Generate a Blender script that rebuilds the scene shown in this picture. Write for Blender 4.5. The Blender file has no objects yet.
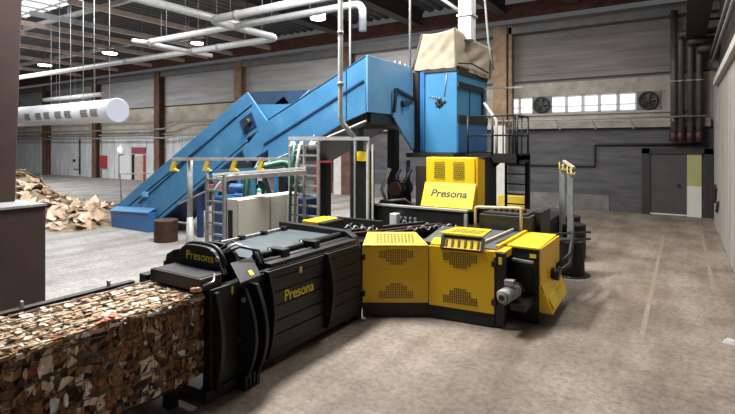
import bpy, bmesh, math, random
from mathutils import Vector, Matrix
random.seed(7)
R = math.radians
COL = bpy.context.scene.collection

# ------------------------------------------------------------------ camera geometry
FPX, CH, YAW, HY = 491.8, 3.2, R(32.7), 144.5
FW = Vector((-math.sin(YAW), math.cos(YAW), 0)); RT = Vector((math.cos(YAW), math.sin(YAW), 0))
def ray(x, y): return FW + RT*((x-367.5)/FPX) - Vector((0, 0, 1))*((y-HY)/FPX)
EYE = Vector((0, 0, CH))
def onZ(x, y, z=0.0): r = ray(x, y); return EYE + r*((z-CH)/r.z)
def onY(x, y, v): r = ray(x, y); return EYE + r*(v/r.y)
def onX(x, y, v): r = ray(x, y); return EYE + r*(v/r.x)
def onD(x, y, d): return EYE + ray(x, y)*d

# ------------------------------------------------------------------ materials
def mat(name, c1, c2=None, scale=4.0, rough=0.6, metal=0.0, bump=0.0, detail=6, c3=None, stretch=(1, 1, 1), emit=0, pos=(0.35, 0.65), bscale=None):
    m = bpy.data.materials.new(name); m.use_nodes = True
    nt = m.node_tree; b = nt.nodes['Principled BSDF']
    b.inputs['Roughness'].default_value = rough; b.inputs['Metallic'].default_value = metal
    c2 = c2 or tuple(min(1, v*1.15+0.004) for v in c1)
    tc = nt.nodes.new('ShaderNodeTexCoord'); mp = nt.nodes.new('ShaderNodeMapping')
    mp.inputs['Scale'].default_value = stretch
    nz = nt.nodes.new('ShaderNodeTexNoise'); nz.inputs['Scale'].default_value = scale; nz.inputs['Detail'].default_value = detail
    nz.inputs['Roughness'].default_value = 0.62
    cr = nt.nodes.new('ShaderNodeValToRGB')
    cr.color_ramp.elements[0].color = (*c1, 1); cr.color_ramp.elements[1].color = (*c2, 1)
    cr.color_ramp.elements[0].position = pos[0]; cr.color_ramp.elements[1].position = pos[1]
    if c3:
        e = cr.color_ramp.elements.new(min(0.98, pos[1]+0.12)); e.color = (*c3, 1)
    L = nt.links.new
    L(tc.outputs['Object'], mp.inputs['Vector']); L(mp.outputs['Vector'], nz.inputs['Vector'])
    L(nz.outputs['Fac'], cr.inputs['Fac']); L(cr.outputs['Color'], b.inputs['Base Color'])
    if bump:
        bp = nt.nodes.new('ShaderNodeBump'); bp.inputs['Strength'].default_value = bump; bp.inputs['Distance'].default_value = 0.02
        n2 = nz
        if bscale:
            n2 = nt.nodes.new('ShaderNodeTexNoise'); n2.inputs['Scale'].default_value = bscale; n2.inputs['Detail'].default_value = 6
            L(mp.outputs['Vector'], n2.inputs['Vector'])
        L(n2.outputs['Fac'], bp.inputs['Height']); L(bp.outputs['Normal'], b.inputs['Normal'])
    if emit:
        b.inputs['Emission Color'].default_value = (*c1, 1); b.inputs['Emission Strength'].default_value = emit
    return m

BLACK = mat('black_paint', (.004, .004, .0045), (.008, .008, .0085), 3, .5)
BLACK2 = mat('black_satin', (.0055, .005, .0055), (.0105, .0095, .0095), 5, .5)
DARK = mat('dark_steel', (.02, .02, .022), (.04, .038, .038), 6, .5, .3)
YEL = mat('machine_yellow', (.80, .47, .0015), (.84, .50, .002), 2, .42)
YELP = mat('lemon_yellow', (.70, .50, .006), (.74, .535, .008), 3, .5)
YELD = mat('worn_yellow', (.55, .40, .03), (.68, .5, .05), 8, .5)
VENT = mat('vent_hole', (.10, .075, .009), (.13, .095, .012), 12, .6)
BLUE = mat('conveyor_blue', (.034, .15, .30), (.055, .195, .365), 1.6, .5, 0, .05, c3=(.12, .27, .43))
BLUEM = mat('tower_blue', (.030, .165, .325), (.04, .195, .37), 1.0, .5)
BLUED = mat('panel_navy', (.022, .10, .27), (.03, .13, .32), 1.0, .4)
BLUEL = mat('plate_blue', (.10, .27, .50), (.14, .32, .55), 1.2, .45)
GALV = mat('galvanised_steel', (.27, .27, .27), (.40, .40, .39), 9, .5, .2)
PIPEW = mat('pipe_white', (.44, .44, .44), (.56, .56, .55), 5, .45)
DUCTW = mat('duct_white', (.47, .47, .48), (.54, .54, .55), 3, .6)
DUCTEND = mat('duct_end_cloth', (.50, .54, .63), (.55, .58, .66), 2, .8)
GREYPL = mat('top_plate_grey', (.10, .12, .135), (.16, .185, .20), 4, .36, .4, c3=(.22, .24, .25))
GREYM = mat('motor_grey', (.24, .25, .235), (.32, .32, .305), 6, .45)
CAB = mat('cabinet_grey', (.60, .585, .53), (.66, .64, .58), 2, .5)
CANVAS = mat('canvas_beige', (.22, .19, .135), (.31, .275, .205), 2.2, .9, 0, .6, c3=(.37, .335, .255))
BROWN = mat('column_brown', (.027, .0115, .009), (.042, .019, .015), 2, .75, 0, .2)
BLOCKTOP = mat('block_top', (.20, .205, .205), (.30, .30, .30), 8, .8, 0, .3)
RUSTCOL = mat('rust_brown_steel', (.085, .04, .024), (.16, .085, .05), 3, .7, 0, 0, c3=(.22, .13, .08))
TANCOL = mat('tan_column', (.20, .125, .07), (.32, .22, .14), 3, .75, c3=(.42, .31, .21))
WHITEC = mat('whitewash', (.58, .56, .52), (.70, .68, .64), 2, .85)
RED = mat('red_paint', (.30, .025, .03), (.38, .04, .045), 4, .5)
REDDK = mat('dark_red', (.03, .006, .007), (.045, .008, .009), 4, .5)
TEAL = mat('teal_hose', (.008, .09, .075), (.015, .13, .11), 5, .4)
GREEN = mat('hose_green', (.10, .30, .19), (.15, .38, .25), 5, .4)
DBLUE = mat('bin_blue', (.007, .026, .08), (.011, .036, .105), 3, .5)
RUBBER = mat('wire_black', (.0035, .0035, .004), (.009, .009, .010), 30, .75, 0, .6, stretch=(1, 1, 6))
WIREBR = mat('rusty_wire', (.035, .018, .012), (.10, .042, .025), 6, .6, .2, .8, c3=(.16, .07, .04), stretch=(1, 1, 7))
COPPER = mat('copper_cap', (.50, .24, .15), None, 4, .4)
STICK = mat('yellow_sticker', (.80, .62, .03), (.82, .64, .04), 4, .5)
LETY = mat('letter_yellow', (.72, .56, .03), (.76, .58, .04), 4, .5)
LETK = mat('letter_black', (.012, .012, .012), None, 4, .5)
CHROME = mat('bright_steel', (.55, .55, .55), (.7, .7, .7), 8, .3, .8)
LAMPG = mat('lamp_glow', (1, .97, .92), (1, .97, .92), 1, .5, emit=14)
SKYG = mat('skylight_glow', (.92, .96, 1), (.92, .96, 1), 1, .5, emit=1.3)
WINGL = mat('window_daylight', (.86, .93, 1), (.86, .93, 1), 1, .4, emit=.95)
PURL = mat('purlin_pink', (.60, .47, .40), (.76, .63, .56), 2, .8)
PURLW = mat('purlin_grey', (.52, .52, .53), (.66, .66, .66), 2, .7)
DECK = mat('roof_deck', (.09, .09, .095), (.14, .135, .135), 1.5, .7)
CARD = [mat('card_tan', (.36, .255, .165), (.47, .345, .235), 3, .9), mat('card_cream', (.47, .38, .285), (.56, .47, .365), 3, .9),
        mat('card_brown', (.24, .15, .085), (.33, .215, .13), 3, .9)]

# ------------------------------------------------------------------ mesh builder
class MB:
    def __init__(s): s.bm = bmesh.new(); s.mi = 0
    def _f(s, vs):
        try:
            f = s.bm.faces.new(vs); f.material_index = s.mi; return f
        except ValueError: return None
    def hull8(s, p):   # bottom four then top four
        v = [s.bm.verts.new(q) for q in p]
        for q in ((3, 2, 1, 0), (4, 5, 6, 7), (0, 1, 5, 4), (1, 2, 6, 5), (2, 3, 7, 6), (3, 0, 4, 7)): s._f([v[i] for i in q])
        return s
    def box(s, x0, x1, y0, y1, z0, z1, M=None):
        p = [Vector(q) for q in ((x0, y0, z0), (x1, y0, z0), (x1, y1, z0), (x0, y1, z0), (x0, y0, z1), (x1, y0, z1), (x1, y1, z1), (x0, y1, z1))]
        if M: p = [M @ q for q in p]
        return s.hull8(p)
    def prism(s, pts, ext):
        ext = Vector(ext); n = len(pts)
        a = [s.bm.verts.new(Vector(q)) for q in pts]; b = [s.bm.verts.new(Vector(q)+ext) for q in pts]
        s._f(a[::-1]); s._f(b)
        for i in range(n): s._f([a[i], a[(i+1) % n], b[(i+1) % n], b[i]])
        return s
    def cyl(s, p0, p1, r, r1=None, n=12, cap=True):
        p0, p1 = Vector(p0), Vector(p1); r1 = r if r1 is None else r1
        d = (p1-p0).normalized(); u = d.orthogonal().normalized(); w = d.cross(u)
        A = []; B = []
        for i in range(n):
            t = 2*math.pi*i/n; o = u*math.cos(t)+w*math.sin(t)
            A.append(s.bm.verts.new(p0+o*r)); B.append(s.bm.verts.new(p1+o*r1))
        for i in range(n):
            f = s._f([A[i], A[(i+1) % n], B[(i+1) % n], B[i]])
            if f: f.smooth = True
        if cap: s._f(A[::-1]); s._f(B)
        return s
    def tube(s, pts, r, n=10):
        pts = [Vector(p) for p in pts]; rings = []; u = None
        for i, p in enumerate(pts):
            d = (pts[min(i+1, len(pts)-1)]-pts[max(i-1, 0)]).normalized()
            if u is None: u = d.orthogonal().normalized()
            u = (u-d*u.dot(d)).normalized(); w = d.cross(u)
            rings.append([s.bm.verts.new(p+(u*math.cos(2*math.pi*k/n)+w*math.sin(2*math.pi*k/n))*r) for k in range(n)])
        for a, b in zip(rings, rings[1:]):
            for k in range(n):
                f = s._f([a[k], a[(k+1) % n], b[(k+1) % n], b[k]])
                if f: f.smooth = True
        s._f(rings[0][::-1]); s._f(rings[-1]); return s
    def lathe(s, prof, c, axis=(0, 0, 1), n=24):   # prof: list of (r, h)
        c = Vector(c); d = Vector(axis).normalized(); u = d.orthogonal().normalized(); w = d.cross(u); rings = []
        for r, h in prof:
            rings.append([s.bm.verts.new(c+d*h+(u*math.cos(2*math.pi*k/n)+w*math.sin(2*math.pi*k/n))*max(r, .0005)) for k in range(n)])
        for a, b in zip(rings, rings[1:]):
            for k in range(n):
                f = s._f([a[k], a[(k+1) % n], b[(k+1) % n], b[k]])
                if f: f.smooth = True
        s._f(rings[0][::-1]); s._f(rings[-1]); return s
    def bar(s, p0, p1, w, h=None):   # rectangular bar
        h = h or w; p0, p1 = Vector(p0), Vector(p1); d = (p1-p0).normalized()
        u = d.cross(Vector((0, 0, 1)))
        u = u.normalized() if u.length > 1e-4 else Vector((1, 0, 0)); v = u.cross(d).normalized()
        q = [(-1, -1), (1, -1), (1, 1), (-1, 1)]
        return s.hull8([p0+u*a*w/2+v*b*h/2 for a, b in q]+[p1+u*a*w/2+v*b*h/2 for a, b in q])
    def build(s, name, m, parent=None, bevel=0.0):
        bmesh.ops.recalc_face_normals(s.bm, faces=s.bm.faces[:])
        me = bpy.data.meshes.new(name); s.bm.to_mesh(me); s.bm.free()
        for x in (m if isinstance(m, (list, tuple)) else [m]): me.materials.append(x)
        o = bpy.data.objects.new(name, me); COL.objects.link(o)
        if parent: o.parent = parent; o.matrix_parent_inverse = Matrix.Translation(-world_loc(parent))
        if bevel:
            b = o.modifiers.new('bevel', 'BEVEL'); b.width = bevel; b.segments = 2; b.limit_method = 'ANGLE'
        return o
def world_loc(o):
    v = Vector((0, 0, 0))
    if o.type == 'EMPTY': v = Vector(o.location)
    return v
def tag(o, label, cat, group=None):
    o['label'] = label; o['category'] = cat
    if group: o['group'] = group
    return o
def thing(name, label, cat, loc=(0, 0, 0), group=None):
    o = bpy.data.objects.new(name, None); o.empty_display_size = .2; COL.objects.link(o); o.location = loc
    return tag(o, label, cat, group)
def struct(name, mb, m, bevel=0, label=None):
    o = mb.build(name, m, None, bevel); o['kind'] = 'structure'
    if label: o['label'] = label
    return o
def copy_tree(o, off):
    off = Vector(off); c = o.copy(); COL.objects.link(c); c.location = Vector(o.location)+off
    for ch in list(o.children):
        d = ch.copy(); COL.objects.link(d); d.parent = c
        for g in list(ch.children):
            e = g.copy(); COL.objects.link(e); e.parent = d
    return c
def lettering(name, body, size, origin, xdir, ydir, m, parent, bold=.012, shear=0, width=None):
    cu = bpy.data.curves.new(name, 'FONT'); cu.body = body; cu.size = size; cu.extrude = .002; cu.offset = bold*size; cu.shear = shear
    t = bpy.data.objects.new(name, cu); COL.objects.link(t); bpy.context.view_layer.update()
    me = bpy.data.meshes.new_from_object(t.evaluated_get(bpy.context.evaluated_depsgraph_get()))
    bpy.data.objects.remove(t)
    x = Vector(xdir).normalized(); y = Vector(ydir).normalized(); zv = x.cross(y)
    w = max(v.co.x for v in me.vertices); k = (width/w) if width else 1
    for v in me.vertices: v.co = Vector(origin)+x*v.co.x*k+y*v.co.y+zv*v.co.z
    me.materials.clear(); me.materials.append(m)
    o = bpy.data.objects.new(name, me); COL.objects.link(o); o.parent = parent; o.matrix_parent_inverse = Matrix.Translation(-world_loc(parent))
    return o
def arc(c, r, a0, a1, u, v, n=8):
    c, u, v = Vector(c), Vector(u), Vector(v)
    return [c+u*r*math.cos(R(a0+(a1-a0)*i/n))+v*r*math.sin(R(a0+(a1-a0)*i/n)) for i in range(n+1)]
def elbows(pts, r, n=6):   # polyline with rounded corners
    pts = [Vector(p) for p in pts]; out = [pts[0]]
    for a, b, c in zip(pts, pts[1:], pts[2:]):
        d0 = (a-b).normalized(); d1 = (c-b).normalized(); p = b+d0*r; q = b+d1*r
        for i in range(n+1):
            t = i/n; out.append(p*(1-t)**2+b*2*t*(1-t)+q*t*t)
    out.append(pts[-1]); return out

# ================================================================== SETTING
YB, XR = 26.1, 1.05
# --- floor
fm = bpy.data.materials.new('concrete_floor'); fm.use_nodes = True
nt = fm.node_tree; L = nt.links.new; bs = nt.nodes['Principled BSDF']; bs.inputs['Roughness'].default_value = .68
tc = nt.nodes.new('ShaderNodeTexCoord')
def nz(scale, detail=7, st=(1, 1, 1), ro=.6):
    mp = nt.nodes.new('ShaderNodeMapping'); mp.inputs['Scale'].default_value = st
    n = nt.nodes.new('ShaderNodeTexNoise'); n.inputs['Scale'].default_value = scale; n.inputs['Detail'].default_value = detail; n.inputs['Roughness'].default_value = ro
    L(tc.outputs['Object'], mp.inputs['Vector']); L(mp.outputs['Vector'], n.inputs['Vector']); return n
def ramp(src, stops):
    c = nt.nodes.new('ShaderNodeValToRGB')
    while len(c.color_ramp.elements) < len(stops): c.color_ramp.elements.new(.5)
    for e, (p, col) in zip(c.color_ramp.elements, stops): e.position = p; e.color = (*col, 1)
    L(src, c.inputs['Fac']); return c
def mix(fac, a, b, typ='MIX'):
    m = nt.nodes.new('ShaderNodeMix'); m.data_type = 'RGBA'; m.blend_type = typ
    if isinstance(fac, float): m.inputs[0].default_value = fac
    else: L(fac, m.inputs[0])
    L(a, m.inputs[6]); L(b, m.inputs[7]); return m.outputs[2]
big = nz(.28, 8); mid = nz(.8, 12, ro=.72); fine = nz(11, 10, ro=.8); streak = nz(1.1, 8, (1, .12, 1)); spk = nz(38, 3)
warm = ramp(big.outputs['Fac'], [(.3, (.20, .16, .127)), (.5, (.29, .24, .195)), (.7, (.37, .315, .262))])
cool = ramp(big.outputs['Fac'], [(.3, (.31, .30, .285)), (.5, (.385, .375, .36)), (.7, (.455, .445, .43))])
sep = nt.nodes.new('ShaderNodeSeparateXYZ'); L(tc.outputs['Object'], sep.inputs[0])
mr = nt.nodes.new('ShaderNodeMapRange'); mr.inputs[1].default_value = -9.5; mr.inputs[2].default_value = -6.0
L(sep.outputs['X'], mr.inputs[0])
c = mix(mr.outputs[0], cool.outputs[0], warm.outputs[0])
c = mix(.5, c, ramp(mid.outputs['Fac'], [(.40, (.42, .39, .37)), (.56, (1, 1, 1))]).outputs[0], 'MULTIPLY')
c = mix(.85, c, ramp(fine.outputs['Fac'], [(.38, (.45, .42, .40)), (.56, (1, 1, 1))]).outputs[0], 'MULTIPLY')
c = mix(.75, c, ramp(streak.outputs['Fac'], [(.38, (.58, .53, .46)), (.56, (1.0, 1.0, 1.0))]).outputs[0], 'MULTIPLY')
c = mix(ramp(spk.outputs['Fac'], [(.68, (0, 0, 0)), (.73, (.55, .55, .55))]).outputs[0], c, ramp(spk.outputs['Fac'], [(0, (.62, .58, .52)), (1, (.62, .58, .52))]).outputs[0])
L(c, bs.inputs['Base Color'])
bp = nt.nodes.new('ShaderNodeBump'); bp.inputs['Strength'].default_value = .25; bp.inputs['Distance'].default_value = .02
L(fine.outputs['Fac'], bp.inputs['Height']); L(bp.outputs['Normal'], bs.inputs['Normal'])
struct('floor', MB().box(-75, 3, -4, YB+.3, -.2, 0), fm)
LANE = mat('lane_paint_worn', (.20, .16, .125), (.24, .20, .14), 6, .75, c3=(.27, .225, .14), pos=(.4, .6))
for i, (x0, x1, y0, y1) in enumerate(((.52, .61, 13, 24.6), (-.62, -.54, 9, 20))):
    struct('floor_line', MB().box(x0, x1, y0, y1, 0, .004), LANE)
# --- back wall
brick = mat('dark_grey_brick', (.055, .055, .061), (.105, .103, .111), 1.0, .85, 0, .5, c3=(.18, .178, .185), stretch=(.5, 1, 3))
nt = brick.node_tree
WBASE = mat('whitewashed_panel', (.44, .44, .45), (.62, .62, .62), 1.1, .85, c3=(.70, .69, .67), stretch=(1.5, 1, .4))
SIDING = mat('grey_siding', (.36, .355, .355), (.50, .49, .49), 1.2, .8, 0, .2, c3=(.58, .57, .56), stretch=(.25, 1, 2.5))
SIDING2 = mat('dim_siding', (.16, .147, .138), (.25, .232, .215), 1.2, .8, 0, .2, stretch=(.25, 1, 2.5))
LEDGE = mat('ledge_concrete', (.30, .275, .24), (.42, .385, .33), 2, .9, 0, .4, c3=(.47, .43, .36))
DKLINE = mat('dark_strip', (.03, .03, .032), None, 3, .7)
def siding(x0, x1, z0, z1, step, y=YB):       # horizontal lapped boards, one mesh
    b = MB(); z = z0
    while z < z1-.01:
        t = min(z+step, z1); b.prism([(x0, y, z), (x0, y-.05, z), (x0, y-.02, t), (x0, y, t)], (x1-x0, 0, 0)); z = t
    return b
XM = -11.6; XS = -25.5     # where the pale half meets the dark brick half
w = MB().box(XS, 1.4, YB, YB+.3, 0, 4.0)
struct('wall_back', w, brick)
struct('wall_back_plinth', MB().box(XS, -3.0, YB-.03, YB+.02, 0, .75), mat('worn_plinth', (.12, .118, .122), (.20, .195, .195), 1.6, .85, c3=(.27, .26, .255)))
lw = MB()
x = -75.0
while x < XS:
    lw.box(x+.02, min(x+1.22, XS), YB-.03, YB+.3, 0, 3.95); x += 1.25
struct('wall_back_left', lw, WBASE)
struct('wall_back_upper', siding(-75, -11, 6.5, 9.6, .42), SIDING)
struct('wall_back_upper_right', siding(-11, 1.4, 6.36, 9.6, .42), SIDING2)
MIDW = mat('weathered_band', (.40, .34, .26), (.60, .55, .47), .7, .85, c3=(.68, .64, .56), stretch=(1, 1, 1.4))
struct('wall_back_middle', MB().box(-75, XM, YB, YB+.3, 3.95, 6.5), MIDW)
struct('wall_back_middle_right', MB().box(XM, 1.4, YB, YB+.3, 5.66, 6.34).box(XM, 1.4, YB, YB+.3, 4.0, 4.78), LEDGE)
struct('trim_ledge', MB().box(-75, 1.0, YB-.22, YB, 4.02, 4.14).box(XM, 1.0, YB-.3, YB, 4.0, 4.36), LEDGE)
struct('trim_seam', MB().box(-75, 1.0, YB-.06, YB+.1, 6.40 , 6.50), DKLINE)
struct('trim_band', MB().box(-75, XM, YB-.1, YB, 5.02, 5.2), LEDGE)
struct('trim_girder', MB().box(-75, 1.4, YB-.55, YB-.35, 9.75, 10.5), mat('girder_rust', (.075, .03, .022), (.17, .065, .045), 1.1, .8, c3=(.10, .09, .085), stretch=(1.5, 1, 3)))
struct('trim_crane_rail', MB().box(-75, 1.4, YB-.5, YB-.2, 8.95, 9.3), mat('rail_grey', (.15, .15, .155), (.21, .21, .21), 2, .7))
CONDK = mat('conduit_dark', (.018, .018, .02), None, 3, .6)
t = thing('wall_conduit', 'long dark conduit stepping up along the dark brick wall beside the sliding door', 'conduit', (-5, YB-.05, 2.4))
MB().tube(elbows([(-10, YB-.08, 2.16), (-3.62, YB-.08, 2.16), (-3.62, YB-.08, 3.2), (.6, YB-.08, 3.2)], .1), .055, 8).build('conduit_pipe', CONDK, t)
# window strip
def pxX(x): return onY(x, 105, YB).x
zs0, zs1 = 4.80, 5.64
wn = 0
panes = [(506, 519), (520, 533), (551, 565.5), (567, 582), (583.5, 598.5), (600, 617), (619, 636)]
for a, b in panes:
    wn += 1; xa, xb = pxX(a), pxX(b)
    g = struct('window_%d' % wn, MB().box(xa+.04, xb-.04, YB+.10, YB+.12, zs0+.05, zs1-.05), WINGL)
    f = MB().box(xa, xb, YB+.02, YB+.15, zs0-.02, zs0+.05).box(xa, xb, YB+.02, YB+.15, zs1-.05, zs1+.02).box(xa-.03, xa+.04, YB+.02, YB+.15, zs0, zs1).box(xb-.04, xb+.03, YB+.02, YB+.15, zs0, zs1)
    f.box(xa, xb, YB+.02, YB+.1, zs0+.3, zs0+.34)
    f.build('window_frame', PURLW, g)
struct('wall_back_sill', MB().box(pxX(636)+.03, 1.4, YB+.04, YB+.3, 4.78, 5.66).box(XM, pxX(506)-.03, YB+.04, YB+.3, 4.78, 5.66).box(pxX(533), pxX(551)-.03, YB+.04, YB+.3, 4.78, 5.66), LEDGE)
struct('trim_sill', MB().box(XM, .8, YB-.1, YB+.1, 4.68, 4.78), mat('sill_grey', (.32, .30, .27), (.40, .38, .34), 2, .8))
def wall_fan(px, label):
    x = onY(px, 105, YB).x; t = thing('wall_fan', label, 'fan', (x, YB, 5.22), 'ventilation fans in the window strip')
    MB().box(x-.48, x+.48, YB-.06, YB+.06, 4.78, 5.66).build('fan_panel', mat('fan_panel', (.14, .135, .13), (.2, .19, .18), 3, .7), t)
    MB().lathe([(.42, 0), (.42, .1), (.36, .12), (.34, .02)], (x, YB-.06, 5.22), (0, -1, 0), 24).build('fan_ring', DARK, t)
    b = MB()
    for k in range(5):
        a = R(72*k+20); c0 = Vector((x, YB-.16, 5.22)); d = Vector((math.cos(a), 0, math.sin(a))); e = Vector((-d.z, 0, d.x))
        b.hull8([c0+d*.07-e*.04, c0+d*.33-e*.12, c0+d*.33+e*.1+Vector((0, .04, 0)), c0+d*.07+e*.04, c0+d*.07-e*.04+Vector((0, -.02, 0)), c0+d*.33-e*.12+Vector((0, -.02, 0)), c0+d*.33+e*.1+Vector((0, .02, 0)), c0+d*.07+e*.04+Vector((0, -.02, 0))])
    b.build('fan_blades', DARK if px < 600 else BLACK2, t)
    MB().cyl((x, YB-.2, 5.22), (x, YB-.1, 5.22), .08).build('fan_hub', DARK, t)
wall_fan(542, 'round wall fan between the window panes, left of the two fans')
wall_fan(648.5, 'round dark wall fan at the right end of the window strip')
# rail with brackets below the windows
t = thing('wall_pipe', 'thin pale pipe on slanted brackets below the high window strip', 'pipe', (-6, YB-.7, 4.4))
MB().cyl((-8.4, YB-.75, 4.42), (1.0, YB-.75, 4.42), .045, n=8).build('pipe_run', GALV, t)
for q in (555, 591, 629, 672):
    p = onY(q, 125, YB-.75); MB().bar((p.x, YB-.75, 4.4), (p.x+.15, YB-.3, 3.95), .05).build('bracket', PURLW, t)
# columns of the back wall
COLX = [-57.4, -47.55, -37.7, -27.85, -18.0, -8.12]
for i, cx in enumerate(COLX):
    mm = TANCOL if i in (3, 5) else RUSTCOL
    z0 = 0 if i < 4 else (0 if i == 4 else 4.2)
    b = MB().box(cx-.36, cx+.36, YB-.62, YB-.56, z0, 9.4).box(cx-.36, cx+.36, YB-.14, YB-.08, z0, 9.4).box(cx-.05, cx+.05, YB-.56, YB-.14, z0, 9.4)
    if i == 5: b.box(cx+.42, cx+.6, YB-.5, YB-.08, z0, 9.4)
    struct('column_%d' % (i+1), b, mm)
    if i == 5: struct('column_7', MB().box(cx-.3, cx+.3, YB-.6, YB-.05, 0, 4.2), WHITEC)
# sliding door with olive/white side panel
x0, x1 = onY(642, 180, YB).x, onY(706, 180, YB).x; xm = onY(687, 180, YB).x; xo = onY(701.5, 180, YB).x
struct('trim_door_frame', MB().box(x0, x0+.32, YB-.16, YB+.05, 0, 3.02).box(xo+.1, x1+.25, YB-.16, YB+.05, 0, 3.02).box(x0, x1+.25, YB-.16, YB+.05, 2.78, 3.02), mat('door_frame', (.022, .021, .022), (.032, .03, .03), 3, .6))
d = struct('door_1', MB().box(x0+.32, xm, YB-.08, YB+.02, .08, 2.78), mat('door_grey', (.052, .051, .054), (.07, .068, .07), 1.5, .6))
MB().cyl((xm-.3, YB-.12, 1.35), (xm-.3, YB-.08, 1.35), .09, n=12).build('door_handle', BLACK2, d)
MB().box(x0+.32, xm, YB-.1, YB-.07, .02, .08).build('door_sill', WHITEC, d)
d2 = struct('door_2', MB().box(xm, xo, YB-.1, YB+.02, .0, 1.36), mat('door_white', (.62, .62, .56), (.68, .68, .62), 2, .6))
MB().box(xm, xo, YB-.1, YB+.02, 1.36, 2.76).build('upper_panel', mat('door_olive', (.36, .37, .15), (.40, .41, .18), 2, .6), d2)
# right wall
RWALL = mat('pale_wall_panel', (.25, .23, .205), (.34, .315, .285), 1.2, .8, 0, .15, c3=(.39, .365, .335), stretch=(1, 1, .3))
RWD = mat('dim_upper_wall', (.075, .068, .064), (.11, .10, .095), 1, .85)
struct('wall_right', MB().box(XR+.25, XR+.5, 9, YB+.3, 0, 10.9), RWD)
b = MB(); y = 9.2
while y < 21.9: b.box(XR+.02, XR+.2, y, y+1.15, .02, 5.32); y += 1.2
d = struct('door_3', b, RWALL)
MB().box(XR, XR+.22, 21.95, 24.4, 0, 5.5).build('door_post', mat('post_concrete', (.24, .225, .205), (.33, .31, .285), 2, .85), d)
for yy in (24.4, 22.9): MB().box(XR-.08, XR+.0, yy-.35, yy-.25, 1.0, 1.7).build('door_latch', DARK, d)
MB().bar((XR-.03, 21.0, 1.2), (XR-.03, 22.0, .75), .07).bar((XR-.03, 22.0, 1.6), (XR-.03, 22.8, 1.0), .07).build('door_brace', DARK, d)
struct('trim_rail', MB().box(XR-.12, XR+.25, 9, 22.2, 5.36, 5.5).box(XR-.1, XR-.02, 9, 22.2, 5.5, 5.62), mat('rail_pale', (.40, .38, .35), (.5, .48, .45), 3, .7))
for i, (zz, xx) in enumerate(((6.55, .98), (7.0, .98))):
    t = thing('wall_conduit', ('lower' if i == 0 else 'upper')+' of two bright conduits running high along the right wall', 'conduit', (xx, 15, zz))
    MB().cyl((xx, 9, zz), (xx, 25.9, zz), .04, n=8).build('conduit_pipe', GALV, t)
t = thing('cable_tray', 'dark cable tray under the ceiling along the right wall', 'cable tray', (.4, 18, 8))
MB().box(.1, .8, 8, 25.8, 7.7, 7.85).box(.1, .16, 8, 25.8, 7.85, 8.05).box(.74, .8, 8, 25.8, 7.85, 8.05).build('tray', DARK, t)
for yy in (10, 14, 18, 22): MB().bar((.45, yy, 7.8), (1.28, yy, 7.8), .08).build('tray_bracket', DARK, t)
# four stand pipes in the back right corner
VP = mat('standpipe_dark', (.06, .057, .058), (.10, .095, .095), 3, .5, .2)
for i, px in enumerate((674, 681, 690.5, 699.5)):
    p = onY(px, 100, YB-.5)
    t = thing('standpipe', ('first', 'second', 'third', 'fourth')[i]+' from the left of four vertical dark pipes in the back corner', 'pipe', (p.x, YB-.5, 3.6), 'vertical pipes in the back corner')
    top = 8.3-.35*i
    MB().tube(elbows([(p.x, YB-.5, 3.3), (p.x, YB-.5, top), (p.x, YB-.5-.6, top), (1.2, YB-1.1, top)] if i else [(p.x, YB-.5, 3.3), (p.x, YB-.5, 9.1)], .25), .14, 12).build('pipe_run', VP, t)
    MB().lathe([(.16, -.3), (.18, -.28), (.18, .05), (.15, .08), (.15, .1)], (p.x, YB-.5, 3.65)).build('red_coupling', REDDK, t)['label'] = 'dark red coupling'
    MB().lathe([(.19, 0), (.19, .06)], (p.x, YB-.5, 5.95)).build('flange', GALV, t)
    MB().bar((p.x, YB-.5, 4.5), (p.x, YB+.02, 4.5), .07).build('bracket', VP, t)
# back wall left: little things
def onwall(px, py): return onY(px, py, YB-.06)
p = onwall(105, 163)
t = thing('fire_hose_box', 'red fire hose box with a pipe, mounted on the pale back wall', 'fire box', (p.x, YB-.1, 1.5))
MB().box(p.x-.4, p.x+.4, YB-.32, YB-.04, 1.0, 2.15).build('box_body', RED, t, .02)
MB().box(p.x-.34, p.x+.34, YB-.35, YB-.32, 1.06, 2.08).build('box_door', RED, t)
MB().cyl((p.x-.62, YB-.12, 0), (p.x-.62, YB-.12, 3.9), .09, n=8).cyl((p.x-.62, YB-.12, 1.6), (p.x-.3, YB-.12, 1.6), .06, n=8).build('riser_pipe', GALV, t)
p = onwall(77, 163)
t = thing('wall_cabinet', 'small white box on the pale wall between two brown columns', 'cabinet', (p.x, YB-.1, 1.3))
MB().box(p.x-.45, p.x+.35, YB-.3, YB-.04, .75, 1.95).build('box_body', PIPEW, t, .03)
MB().box(p.x-.3, p.x+.2, YB-.33, YB-.3, 1.45, 1.7).build('panel_window', DARK, t)
MB().cyl((p.x+.6, YB-.1, .2), (p.x+.6, YB-.1, 3.9), .08, n=8).build('cable_pipe', DARK, t)
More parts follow.
